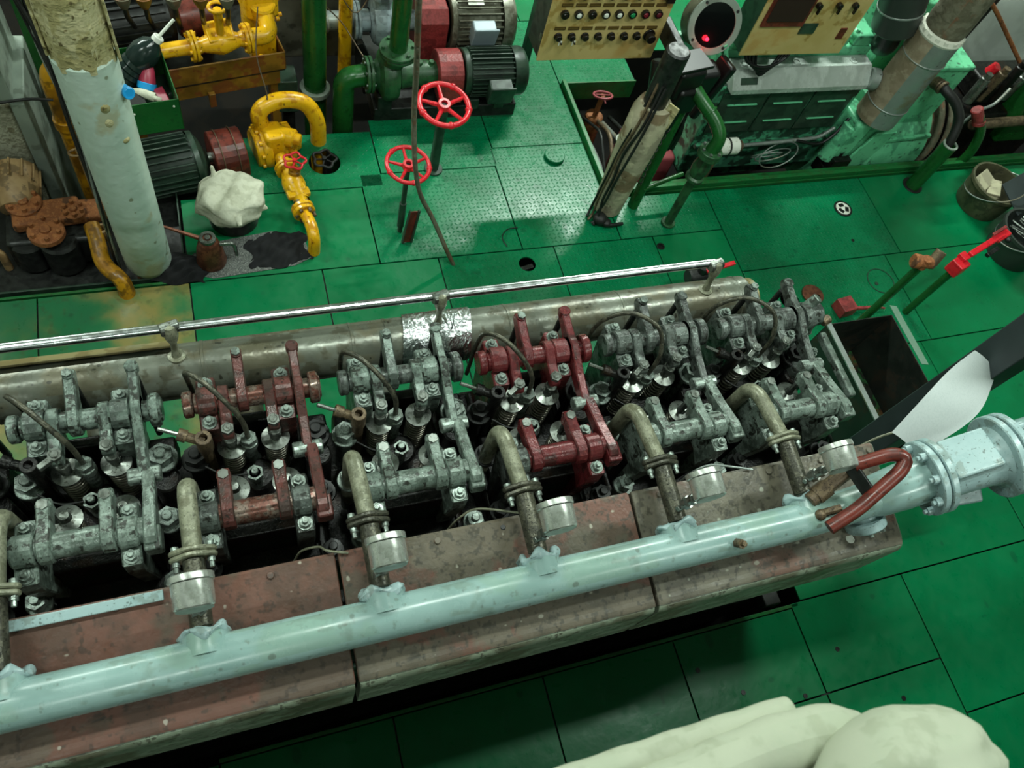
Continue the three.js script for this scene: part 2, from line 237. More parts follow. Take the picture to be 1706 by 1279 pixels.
K.concrete = mat({ base: 0xa9a894, layers: [['lo', 0.5, 0.2, 0x8e8c78, 0.8], ['hi', 0.55, 0.1, 0x74725e, 0.6], ['mid', 0.68, 0.06, 0x5e553c, 0.6]], tile: 0.5, rough: 0.85, bump: ['hi', 0.003] });
K.tank = mat({ base: 0x77766a, layers: [['lo', 0.5, 0.2, 0x5e5d52, 0.8], ['mid', 0.62, 0.1, 0x44433a, 0.7]], tile: 0.8, rough: 0.6 });
K.tan = mat({ base: 0xa88a60, layers: [['lo', 0.5, 0.2, 0x8a6c46, 0.8], ['mid', 0.64, 0.08, 0x5c4a32, 0.6]], tile: 0.4, rough: 0.5 });
K.motorGrey = mat({ base: 0x8a8a7a, layers: [['mid', 0.52, 0.12, 0x666454, 0.8], ['lo', 0.64, 0.1, 0x4a4434, 0.7]], tile: 0.4, rf: ['mid', 0.3, 0.55], metal: 0.2 });
K.boxBlue = mat({ base: 0xa9b9c4, layers: [['lo', 0.6, 0.2, 0x98a8b2, 0.6]], tile: 0.5, rough: 0.4 });
K.pumpBlue = mat({ base: 0x9aa8ae, layers: [['mid', 0.55, 0.1, 0x7a868a, 0.8], ['lo', 0.66, 0.1, 0x3e4244, 0.7]], tile: 0.4, rf: ['mid', 0.3, 0.5] });
K.cardboard = mat({ base: 0xb0a98e, layers: [['lo', 0.5, 0.2, 0x98917a, 0.8], ['mid', 0.62, 0.08, 0xc4bf9e, 0.6], ['ridge', 0.9, 0.04, 0x544a34, 0.7], ['lo2', 0.7, 0.06, 0x6a5236, 0.6]], tile: 0.6, rough: 0.8, bump: ['mid', 0.004] });
K.silver = mat({ base: 0xc2cac4, layers: [['mid', 0.55, 0.15, 0xa9b2ab, 0.8], ['lo', 0.66, 0.2, 0x959d95, 0.5]], tile: 0.5, metal: 0.35, rf: ['mid', 0.25, 0.42] });
K.galv = mat({ base: 0x98a09c, layers: [['lo', 0.55, 0.2, 0x868d88, 0.8], ['lo2', 0.66, 0.12, 0x8a7c64, 0.7], ['spot', 0.86, 0.03, 0x3a3a36, 0.7]], tile: 0.6, metal: 0.5, rf: ['mid', 0.32, 0.5] });
K.lagBrown = mat({ base: 0x8d7f6a, layers: [['lo', 0.5, 0.2, 0x746650, 0.8], ['mid', 0.62, 0.1, 0xa0947e, 0.6]], tile: 0.5, rough: 0.75, bump: ['mid', 0.003] });
K.lagOld = mat({ base: 0x6d6a58, layers: [['mid', 0.55, 0.15, 0x585442, 0.8], ['lo', 0.62, 0.1, 0x7a4c34, 0.6]], tile: 0.4, rough: 0.9, bump: ['mid', 0.006] });
K.whiteCloth = mat({ base: 0xd6d6c8, rough: 0.9 });
K.pillar = mat({ base: 0x363e40, layers: [['lo', 0.5, 0.3, 0x2c3335, 0.8]], tile: 0.8, rough: 0.5 });
K.binSteel = mat({ base: 0x222823, layers: [['lo', 0.5, 0.2, 0x181d19, 0.8], ['mid', 0.68, 0.08, 0x33271c, 0.6]], tile: 0.5, rf: ['mid', 0.3, 0.6] });
K.binPale = mat({ base: 0x6f8f7c, layers: [['lo', 0.55, 0.2, 0x5f7e6c, 0.7]], tile: 0.5, rough: 0.4 });
K.binGreen = mat({ base: 0x1f4a26, layers: [['mid', 0.5, 0.12, 0x14140f, 0.9], ['lo', 0.6, 0.08, 0x5a341c, 0.8], ['spot', 0.86, 0.03, 0x8a8a7a, 0.6]], tile: 0.4, rf: ['mid', 0.2, 0.5] });
K.paper = mat({ base: 0xdde4e4, layers: [['hi', 0.6, 0.2, 0xcfd8d8, 0.5]], tile: 0.2, rough: 0.8, side: THREE.DoubleSide });
K.mortar = mat({ base: 0x6c6f6a, layers: [['hi', 0.55, 0.08, 0x35383a, 0.9], ['spot', 0.7, 0.06, 0xa8aaa4, 0.6]], tile: 0.12, rough: 0.8, bump: ['hi', 0.003] });
K.copper = mat({ base: 0x7a4a36, layers: [['mid', 0.55, 0.12, 0x5c3426, 0.8], ['hi', 0.7, 0.06, 0x38221a, 0.6]], tile: 0.2, metal: 0.5, rough: 0.42 });
K.brassOld = mat({ base: 0x74634c, layers: [['mid', 0.52, 0.12, 0x58493a, 0.8], ['hi', 0.68, 0.06, 0x2c2218, 0.7]], tile: 0.2, metal: 0.4, rough: 0.5 });
K.tarp = mat({ base: 0xc4ccc6, layers: [['lo', 0.5, 0.25, 0xaab2ac, 0.8]], tile: 0.8, rough: 0.6 });
K.bucket = mat({ base: 0x5c5a44, layers: [['lo', 0.5, 0.2, 0x46452f, 0.8], ['mid', 0.64, 0.1, 0x2c2c20, 0.6]], tile: 0.4, rough: 0.55 });
K.bucketDark = mat({ base: 0x2e3430, rough: 0.45 });
K.whitePaint = mat({ base: 0xe0e2d8, layers: [['mid', 0.66, 0.1, 0xb8baa8, 0.6]], tile: 0.2, rough: 0.45 });
K.bluePlastic = mat({ base: 0x1e96d8, rough: 0.35 });
K.redPlastic = mat({ base: 0xa03048, rough: 0.35 });
K.bottle = mat({ base: 0x243430, rough: 0.18, transmission: 0.35, thickness: 0, ior: 1.4 });
K.glassDark = mat({ base: 0x06080a, rough: 0.12, clearcoat: 0.6, clearcoatRoughness: 0.05 });
K.ledRed = new THREE.MeshStandardMaterial({ color: 0x400004, emissive: 0xff1428, emissiveIntensity: 6 });
K.diffuser = new THREE.MeshStandardMaterial({ color: 0xffffff, emissive: 0xf2fff6, emissiveIntensity: 3 });

// ---------------------------------------------------------------- room shell and lamps
const RX0 = -4.5, RX1 = 9, RZ0 = -8.5, RZ1 = 3.6, TOP = 5.7, BOT = -0.75;
struct('wall_back', lim(RX0 - .2, RX1 + .2, BOT - .2, TOP + .2, RZ0 - .2, RZ0, 0), K.wall);
struct('wall_front', lim(RX0 - .2, RX1 + .2, BOT - .2, TOP + .2, RZ1, RZ1 + .2, 0), K.wall);
struct('wall_left', lim(RX0 - .2, RX0, BOT - .2, TOP + .2, RZ0, RZ1, 0), K.wall);
struct('wall_right', lim(RX1, RX1 + .2, BOT - .2, TOP + .2, RZ0, RZ1, 0), K.wall);
struct('ceiling', lim(RX0, RX1, TOP, TOP + .2, RZ0, RZ1, 0), K.deck);
struct('floor_bilge', lim(RX0, RX1, BOT - .2, BOT, RZ0, RZ1, 0), K.bilge);
// walkway the photographer stands on, behind and below the camera
struct('floor_gallery', [lim(-3.5, 6.5, 2.28, 2.34, 0.75, 3.5, 0.004), lim(-3.5, 6.5, 2.2, 2.28, 0.75, 0.83, 0.004)], K.greenDark);
LAMPS.forEach(([x, y, z, len, I]) => {
  const t = thing('fluorescent_lamp', y > 5 ? 'fluorescent fitting hung over the engine' : z > 0 ? 'fluorescent fitting hung over the gallery' : 'long fluorescent fitting beyond the pumps and the console', 'lamp', [x, y, z], y > 5 ? 'lamps over the engine' : z > 0 ? 'lamps over the gallery' : 'lamps beyond the pumps');
  part('housing', [lim(x - len / 2 - .03, x + len / 2 + .03, y + .02, y + .09, z - .11, z + .11, .01), rod([x - len * .35, y + .08, z], [x - len * .35, TOP - .004, z], .012, 8), rod([x + len * .35, y + .08, z], [x + len * .35, TOP - .004, z], .012, 8)], K.greyPaint, t);
  part('diffuser', lim(x - len / 2, x + len / 2, y, y + .025, z - .09, z + .09, .006), K.diffuser, t);
  const L = new THREE.RectAreaLight(0xf0fff4, I, len, .18); L.position.set(x, y - .012, z); L.lookAt(x, y - 1, z); scene.add(L);
});

// ---------------------------------------------------------------- floor plates
const floor = new THREE.Group(); floor.name = 'floor'; floor.userData = { kind: 'structure' }; floor.world = V(0, 0, 0); scene.add(floor);
const plate = (x0, x1, z0, z1, m = K.floorSmooth, holes = []) => {
  const g = 0.004, P = [[x0 + g, -(z1 - g)], [x1 - g, -(z1 - g)], [x1 - g, -(z0 + g)], [x0 + g, -(z0 + g)]];
  let geo;
  if (holes.length) { geo = slab(P.map(([a, b]) => [a, b]), 0.01, 'xy', [0, 0, 0], 0.0015, holes.map(([a, b, r]) => [a, -b, r])); geo.applyMatrix4(new THREE.Matrix4().makeRotationX(-Math.PI / 2)); geo.translate(0, -0.005, 0); }
  else geo = lim(x0 + g, x1 - g, -0.01, 0, z0 + g, z1 - g, 0.0015);
  part('floor_plate', geo, m, floor);
};
[[-2.4, -1.06, -2.83, -1.72, K.floorWorn], [-1.06, -.29, -2.83, -1.72, K.floorWorn], [-.29, .45, -2.83, -1.72], [.45, 1.16, -2.83, -1.72], [1.16, 1.93, -2.83, -1.72, K.floor, [[1.717, -2.715, .055]]], [1.93, 2.65, -2.83, -1.72, K.floor], [2.65, 3.2, -2.83, -1.72],
  [-.29, .80, -3.43, -2.83], [.80, 1.72, -3.53, -2.83, K.floor], [1.72, 2.42, -3.69, -2.83, K.floor], [2.42, 3.2, -3.18, -2.83, K.floor],
  [.02, .94, -3.9, -3.43, K.floor, [[.6, -3.655, .1]]], [.94, 1.74, -4.0, -3.53, K.floor], [1.74, 2.42, -4.95, -3.69, K.floor], [2.42, 3.05, -4.95, -4.27, K.floor], [1.2, 2.3, -6, -4.95, K.floor], [2.3, 3.3, -6, -4.95], [3.3, 4.6, -6, -4.6],
  [3.2, 4.55, -3.18, -2.47, K.floor], [4.55, 6.4, -3.18, -2.47], [3.2, 4.4, -2.47, -1.75, K.floor, [[3.458, -2.2, .072]]], [4.4, 6.4, -2.47, -1.75], [2.62, 4.3, -1.75, -.335], [4.3, 6.0, -1.75, -.335],
  [-1.8, -.4, -.31, .5], [-.4, .36, -.31, .5], [.36, 1.1, -.31, .5], [1.1, 1.82, -.31, .5], [1.82, 2.555, -.31, .14], [1.82, 2.555, .14, 1.2], [2.555, 3.31, -.335, .14], [2.555, 3.31, .14, 1.2], [3.31, 4.4, -.335, .43], [3.31, 4.4, .43, 1.3], [4.4, 5.6, -.335, .43]].forEach(a => plate(...a));
// joists carrying the plates
part('joist', [-2.3, -1.06, -.29, .45, 1.16, 1.93, 2.65, 3.2, 4.4, 5.6].flatMap(x => [lim(x - .03, x + .03, -.12, -.012, -2.8, -1.74, .002)]).concat([0.36, 1.1, 1.82, 2.555, 3.31, 4.4].map(x => lim(x - .03, x + .03, -.12, -.012, -.3, 1.2, .002))), K.dark, floor);
part('edge_angle', [lim(-2.4, -.29, -.1, .004, -2.852, -2.836, .002), lim(-.4, 2.6, -.12, .0, -.33, -.312, .002), lim(-.4, 2.6, -.12, 0, -1.715, -1.70, .002)], K.coaming, floor);

// ---------------------------------------------------------------- main engine
const HZ = -0.48; void HZ;
{ const t = thing('main_engine', 'long dark oily block of the main engine below the cylinder heads', 'engine', [0.4, BOT, -1.0]);
  part('crankcase', [lim(-2.2, 2.28, BOT, .9, -1.28, -.5, .03), lim(-2.2, 2.3, .78, 1.02, -1.33, -.62, .02)], K.oily, t);
  part('bedplate', [lim(-2.2, 2.5, BOT, -.1, -1.6, -.42, .02), bx(.1, .09, .1, 2.47, -.06, -.4, .01)], K.dark, t);
  for (let i = 0; i < 9; i++) part('crankcase_door', lim(-2.0 + i * .494, -1.62 + i * .494, .1, .62, -.5, -.475, .02), K.greenDark, t);
}
// covers along the near side
const PIT = 0.494, C0 = -0.54, NH = 7;
{ const spans = [[-1.9, .142, K.coverRed, 'rust-red cover box with a pale edge strip, leftmost under the blue-grey pipe'], [.148, 1.13, K.coverMix, 'half rust-red half grey cover box in the middle of the row'], [1.136, 2.15, K.coverGrey, 'grey stained cover box with rounded end beside the big flanged valve']];
  spans.forEach(([a, b, m, label], i) => {
    const t = thing('cover_box', label, 'cover', [(a + b) / 2, 1.13, -.48]);
    const prof = [[-.685, 1.14], [-.685, 1.566], [-.675, 1.572], [-.34, 1.497], ...arc(-.335, 1.457, .04, 1.35, 0, 5), [-.295, 1.14]];
    const tri = (nm, pts, mm) => part(nm, slab(pts, b - a - .004, 'zy', [(a + b) / 2, 0, 0], .003), mm, t);
    tri('top_plate', [[-.685, 1.14], [-.685, 1.566], [-.675, 1.572], [-.34, 1.497], ...arc(-.335, 1.457, .04, 1.35, .9, 3), [-.312, 1.47], [-.33, 1.45], [-.67, 1.52], [-.67, 1.14]], m);
    const side = part('side_plate', slab([[-.33, 1.45], [-.313, 1.482], ...arc(-.335, 1.452, .04, .75, 0, 4), [-.295, 1.16], [-.31, 1.15], [-.33, 1.15]], b - a - .01, 'zy', [(a + b) / 2, 0, 0], .001), K.coverSide, t);
    void side; void prof;
    for (let k = 0; k < Math.round((b - a) / .22); k++) { const x = a + .1 + k * .22 + (rnd() - .5) * .05; if (rnd() > .35) part('bolt', rod([x, 1.563, -.655], [x, 1.575, -.655], .011, 10), m, t); else part('bolt_hole', rod([x, 1.56, -.655], [x, 1.5695, -.655], .009, 10), K.black, t); }
    if (i === 0) part('edge_strip', bx(.96, .012, .03, -.82, 1.585, -.66, .003, .2, 0, 0), K.waterFit, t, 'pale chipped edge strip');
    if (i === 2) part('end_plate', slab([[-.68, 1.15], [-.68, 1.562], [-.34, 1.49], ...arc(-.335, 1.45, .034, 1.35, 0, 5), [-.301, 1.16]], .012, 'zy', [b + .004, 0, 0], .004), K.coverSide, t);
  });
}
// lagged exhaust manifold with handrail
{ const t = thing('exhaust_manifold', 'olive grey lagged exhaust pipe lying along the back of the engine', 'pipe', [.4, 1.24, -1.505]);
  part('lagging', [rod([-2.0, 1.345, -1.505], [2.08, 1.345, -1.505], .098, 32, .098, .3)], K.lagging, t);
  for (const x of [-1.46, -.83, -.18, .34, .47, .95, 1.44, 2.0]) part('seam_band', ring([x, 1.345, -1.505], [x + .012, 1.345, -1.505], .1005, .09, 32), K.lagging, t);
  part('top_strip', bx(1.75, .008, .05, -1.13, 1.437, -1.565, .002, -.65, 0, 0), K.laggingStrip, t);
  part('end_cap', rod([2.07, 1.345, -1.505], [2.1, 1.345, -1.505], .085, 28), K.laggingStrip, t);
}
{ const g = (() => { // crumpled foil sleeve
    const pts = []; const n = 40, m = 10, x0 = .535, x1 = .80; const geo = new THREE.BufferGeometry(), P = [], I = [], r = rng(5);
    for (let i = 0; i <= n; i++) for (let j = 0; j <= m * 3; j++) { const a = -1.2 + 3.0 * j / (m * 3), x = x0 + (x1 - x0) * i / n + (j % 3 ? 0 : .004 * (r() - .5)) - .02 * Math.sin(a * .8), R = .1035 + .004 * r() + .005 * Math.exp(-Math.pow((x - .7) / .02, 2)); P.push(x, 1.345 + R * Math.cos(a), -1.505 + R * Math.sin(a)); }
    const w = m * 3 + 1; for (let i = 0; i < n; i++) for (let j = 0; j < w - 1; j++) { const q = i * w + j; I.push(q, q + 1, q + w, q + 1, q + w + 1, q + w); }
    geo.setAttribute('position', new THREE.Float32BufferAttribute(P, 3)); geo.setIndex(I); geo.computeVertexNormals(); return geo; })();
  K.foil.side = THREE.DoubleSide;
  one('foil_wrap', 'crumpled shiny metal foil wrapped around the olive exhaust pipe', 'foil', [g, cord([[.7, 1.46, -1.535], [.712, 1.45, -1.49], [.70, 1.42, -1.46], [.715, 1.38, -1.435], [.7, 1.34, -1.43]], .012, 20, 7), cord([[.735, 1.455, -1.535], [.722, 1.45, -1.5], [.738, 1.42, -1.455], [.72, 1.385, -1.44]], .009, 20, 7)], K.foil); }
{ const t = thing('hand_rail', 'polished tube handrail on short stanchions above the exhaust pipe', 'handrail', [.3, 1.44, -1.535]);
  part('rail', [rod([-1.6, 1.575, -1.535], [1.835, 1.575, -1.555], .0165, 18)], K.chrome, t);
  for (const x of [-1.18, -.254, .672, 1.835]) { const s = part('stanchion', [lat([x, 1.435, -1.51], [x, 1.575, -1.535], [[0, 0], [.03, 0], [.03, .01], [.017, .014], [.012, .04], [.012, .08], [.02, .1], [.024, .118], [.024, .145], [.018, .16], [0, .165]], 16)], K.elbow, t); sub('socket', rod([x - .032, 1.575, -1.535], [x + .03, 1.575, -1.551], .0225, 16), K.steel, s); }
}
// paint spill and loose wires
one('paint_spill', 'white leaf-shaped paint spill on the grey stained cover box', 'paint spill', slab([...arc(0, 0, .018, 0.4, 3.6, 8), [-.004, -.06], [.004, -.05]], .003, 'xz', [1.93, 1.5045, -.37], .001), K.whitePaint);
[[.02, .0], [.52, .1], [1.4, .05]].forEach(([x, d], k) => one('loose_wire', ['thin bent wire end sticking up behind the leftmost cover box', 'thin wire lying behind the middle cover box', 'thin pale wire lying along the back edge of the grey stained cover box'][k], 'wire', cord([[x, 1.42, -.72], [x + .03, 1.5, -.73], [x + .08, 1.54, -.72 - d * .2], [x + .1 + d, 1.585, -.69], [x + .16 + d, 1.585, -.67]], .004, 24, 6), k === 2 ? K.galv : K.elbow));
// cylinder heads
const GEAR = ['worn far-end', 'grey-green', 'dull red', 'whitish chipped', 'crimson', 'bare grey', 'oily bin-end'];
const LOOK = [ // gear material, shaft material, lower gear
  { g: K.gearWorn, s: K.gearWorn, l: K.gearWorn, n: 'dark worn rocker gear at the far end from the bin' },
  { g: K.gearGrey, s: K.gearGrey, l: K.gearPale, n: 'grey-green rocker gear and long straight grey lever' },
  { g: K.gearRed, s: K.shaftBrown, l: K.gearRed, n: 'dull red rocker gear beside a grey one with long lever' },
  { g: K.gearGrey, s: K.gearWorn, l: K.gearPale, n: 'whitish chipped rocker gear in front of the silver foil' },
  { g: K.gearCrimson, s: K.gearCrimson, l: K.gearCrimson, n: 'crimson painted rocker gear with bright red lower shaft' },
  { g: K.gearWorn, s: K.gearWorn, l: K.gearPale, n: 'bare grey rocker gear next to the crimson one' },
  { g: K.gearWorn, s: K.gearWorn, l: K.gearPale, n: 'grey oily rocker gear nearest the steel bin' }];
function pedestal(c, lx, y, z, m, bm, parent, w = .06) { // bearing cap with two bolts
  const x = c + lx, pr = [[z - .095, y - .1], [z - .095, y - .012], [z - .045, y - .006], ...arc(z, y, .05, Math.PI * .93, Math.PI * .07, 10), [z + .045, y - .006], [z + .095, y - .012], [z + .095, y - .1], [z + .05, 1.19], [z - .05, 1.19]];
  const p = part('bearing_cap', slab(pr, w, 'zy', [x, 0, 0], .005), m, parent);
  for (const s of [-1, 1]) sub('bolt', boltUp(x, y - .012, z + s * .07, .0175, .022), bm, p);
}
function arm(lx, x0, z0, y0, z1, y1, w, h, m) { // rocker arm from hub to tip, tapered
  const d = Math.hypot(z1 - z0, y1 - y0), a = Math.atan2(y1 - y0, z1 - z0);
  const sh = [...arc(0, 0, h, Math.PI * .5, Math.PI * 1.5, 8), [d * .5, -h * .62], ...arc(d, 0, h * .5, -Math.PI / 2, Math.PI / 2, 6), [d * .5, h * .55]];
  const rot = sh.map(([u, v]) => [z0 + u * Math.cos(a) - v * Math.sin(a), y0 + u * Math.sin(a) + v * Math.cos(a)]);
  void lx; void m; return slab(rot, w, 'zy', [x0, 0, 0], .004);
}
function valve(t, x, z, yTop, small) {
  const s = part('valve_spring', helix(x, 1.2, yTop - .015, z, small ? .03 : .035, .0052, 11), K.spring, t);
  sub('retainer', lat([x, yTop - .018, z], [x, yTop + .03, z], [[0, 0], [.04, 0], [.047, .004], [.047, .011], [.03, .016], [.018, .02], [.014, .045], [0, .048]], 22), K.steel, s);
}
for (let i = 0; i < NH; i++) {
  const c = C0 + (i - 1) * PIT, L = LOOK[i], yU = 1.545, zU = -1.265, yL = 1.555, zL = -.872;
  const t = thing('cylinder_head', 'cylinder head with ' + L.n, 'cylinder head', [c, 1.0, -1.06], 'cylinder heads');
  part('head_casting', [lim(c - .205, c + .205, 1.02, 1.17, -1.35, -.74, .025), lim(c - .17, c + .17, 1.15, 1.2, -1.33, -.78, .015), rod([c, 1.18, -1.09], [c, 1.3, -1.09], .06, 20), lim(c - .19, c + .17, 1.19, 1.4, -.89, -.84, .01), lim(c - .15, c + .15, 1.19, 1.38, -1.29, -1.25, .01)], K.oily, t);
  // upper shaft with its arms
  const U = part('rocker_shaft', [rod([c - .165, yU, zU], [c + .205, yU, zU], .034, 20), rod([c - .195, yU, zU], [c - .165, yU, zU], .044, 20), rod([c + .2, yU, zU], [c + .232, yU, zU], .054, 22), rod([c + .212, yU, zU], [c + .238, yU, zU], .04, 18)], L.s, t);
  pedestal(c, -.122, yU, zU, L.g, K.bolt, t); pedestal(c, .118, yU, zU, L.g, K.bolt, t);
  const back = part('rocker_arm', [arm(0, c - .012, zU, yU + .004, zU - .125, yU + .055, .034, .05, L.g), rod([c - .012, yU + .03, zU - .122], [c - .012, yU + .085, zU - .122], .017, 12)], L.g, t);
  sub('adjuster', [hex([c - .012, yU + .08, zU - .122], [c - .012, yU + .095, zU - .122], .015)], K.bolt, back);
  for (const [lx, dz] of [[-.07, .112], [.072, .105]]) {
    const a = part('rocker_arm', [arm(0, c + lx, zU, yU + .002, zU + dz, yU - .012, .036, .047, L.g)], L.g, t);
    sub('adjuster', [rod([c + lx, yU - .1, zU + dz], [c + lx, yU + .028, zU + dz], .013, 12), hex([c + lx, yU + .008, zU + dz], [c + lx, yU + .022, zU + dz], .021), rod([c + lx, yU - .085, zU + dz], [c + lx, yU - .05, zU + dz], .022, 14)], K.steel, a);
    valve(t, c + lx, zU + dz, 1.43);
  }
  // long lever over the right side: upper half, joint roller, lower half
  const lxv = .166;
  const lev = part('lever', [arm(0, c + lxv, zU, yU + .012, -1.055, 1.515, .03, .05, L.g), arm(0, c + lxv, zU, yU + .012, zU - .135, yU + .05, .03, .045, L.g), rod([c + lxv, yU + .04, zU - .13], [c + lxv, yU + .075, zU - .13], .021, 14)], L.g, t);
  sub('roller', [rod([c + lxv - .048, 1.517, -1.06], [c + lxv + .048, 1.517, -1.06], .026, 16)], K.bolt, lev);
  part('lever', [arm(0, c + lxv + .012, -.845, 1.553, -1.06, 1.52, .036, .046, L.l), bx(.05, .06, .075, c + lxv + .016, 1.555, -.835, .008)], L.l, t);
  // lower shaft with its arms
  part('rocker_shaft', [rod([c - .165, yL, zL], [c + .165, yL, zL], .038, 22), rod([c - .188, yL, zL], [c - .16, yL, zL], .045, 18)], i === 2 ? K.shaftBrown : L.l, t);
  pedestal(c, -.155, yL - .004, zL, i === 2 || i === 4 ? K.gearWorn : L.l, K.bolt, t, .062); pedestal(c, .118, yL - .004, zL, i === 2 ? K.gearWorn : L.l, K.bolt, t, .056);
  for (const lx of [-.098, .066]) {
    const a = part('rocker_arm', [arm(0, c + lx, zL, yL + .004, zL - .118, yL + .012, .038, .05, L.l), rod([c + lx, yL - .02, zL - .117], [c + lx, yL + .032, zL - .117], .022, 14)], L.l, t);
    sub('adjuster', [rod([c + lx, yL - .11, zL - .117], [c + lx, yL + .04, zL - .117], .012, 10), hex([c + lx, yL + .03, zL - .117], [c + lx, yL + .043, zL - .117], .017)], K.steel, a);
    valve(t, c + lx + .02, zL - .128, 1.425, true);
  }
  // fuel injector and its pipe
  const inj = part('injector', [lat([c - .014, 1.2, -1.155], [c - .014, 1.5, -1.155], [[.032, 0], [.032, .08], [.022, .1], [.022, .2], [.028, .205], [.028, .235], [.019, .24], [.019, .26], [.012, .27], [0, .27]], 18), hex([c - .014, 1.44, -1.155], [c - .014, 1.468, -1.155], .027)], K.bolt, t);
  sub('fuel_pipe', cord(i > 4 ? [[c - .014, 1.47, -1.155], [c - .01, 1.6, -1.17], [c - .03, 1.69, -1.23], [c - .12, 1.70, -1.3], [c - .2, 1.62, -1.33], [c - .215, 1.42, -1.34], [c - .21, 1.28, -1.35]] : [[c - .014, 1.47, -1.155], [c - .024, 1.58, -1.165], [c - .07, 1.66, -1.21], [c - .125, 1.69, -1.27], [c - .165, 1.665, -1.315], [c - .172, 1.55, -1.35], [c - .165, 1.35, -1.37], [c - .16, 1.25, -1.38]], .0088, 44, 8), K.elbowDark, inj);
  // head nuts and centre fittings
  for (const [lx, z, y, r] of [[-.19, -1.15, 1.4, .036], [-.2, -.99, 1.38, .034], [.205, -1.16, 1.43, .038], [.2, -.97, 1.36, .034], [-.19, -.79, 1.33, .03], [.2, -.77, 1.33, .03]])
    part('stud_nut', [rod([c + lx, 1.1, z], [c + lx, y - .03, z], r * .8, 14), rod([c + lx, y - .045, z], [c + lx, y - .03, z], r * 1.3, 18), hex([c + lx, y - .03, z], [c + lx, y + .01, z], r), rod([c + lx, y + .01, z], [c + lx, y + .025, z], r * .5, 12)], i % 2 ? K.bolt : K.dark, t);
  part('air_start_valve', [rod([c + .205, 1.1, -1.1], [c + .205, 1.36, -1.1], .045, 18), bx(.085, .11, .085, c + .207, 1.33, -1.2, .012)], K.oily, t);
  part('centre_plug', [rod([c - .01, 1.18, -1.055], [c - .01, 1.4, -1.055], .022, 14), hex([c - .01, 1.375, -1.055], [c - .01, 1.4, -1.055], .028), rod([c - .01, 1.4, -1.055], [c - .01, 1.42, -1.055], .012, 10)], K.bolt, t);
  part('drain_line', cord([[c - .16, 1.41, -1.1], [c - .1, 1.4, -1.06], [c - .03, 1.41, -1.05]], .004, 14, 5), K.dark, t);
  part('push_rod_tube', [rod([c - .012, 1.1, zU - .122], [c - .012, 1.56, zU - .122], .012, 10), rod([c + lxv, 1.1, zU - .13], [c + lxv, 1.56, zU - .13], .012, 10)], K.dark, t);
  part('exhaust_branch', pipe([[c, 1.24, -1.4], [c, 1.2, -1.3]], .05, .06, 6), K.lagging, t);
}
// indicator cocks: brown on two heads, dark on the others
for (let i = 1; i < NH; i++) {
  const c = C0 + (i - 1) * PIT, brown = i === 2 || i === 3, x = c - .147, z = -1.15 + .005, m = brown ? K.brassOld : K.oily;
  const t = thing('indicator_cock', brown ? 'brown indicator cock with open bore standing left of the ' + (i === 2 ? 'dull red' : 'whitish') + ' rocker gear' : 'oily dark indicator cock at the left front of the ' + GEAR[i] + ' rocker gear', 'valve', [x, 1.2, z], brown ? undefined : 'dark indicator cocks');
  part('body', [rod([x, 1.2, z], [x, 1.47, z], .02, 14), ring([x, 1.46, z], [x, 1.54, z], .026, .014, 18), rod([x, 1.46, z], [x, 1.5, z], .014, 10), rod([x, 1.505, z], [x - .075, 1.53, z - .03], .016, 12), hex([x - .05, 1.522, z - .02], [x - .075, 1.53, z - .03], .022)], m, t);
  part('handle', [rod([x - .07, 1.53, z - .028], [x - .13, 1.55, z - .05], .007, 8), ...(brown ? [] : [bx(.05, .02, .02, x + .05, 1.55, z + .01, .004, 0, .6, 0)])], K.steel, t);
}
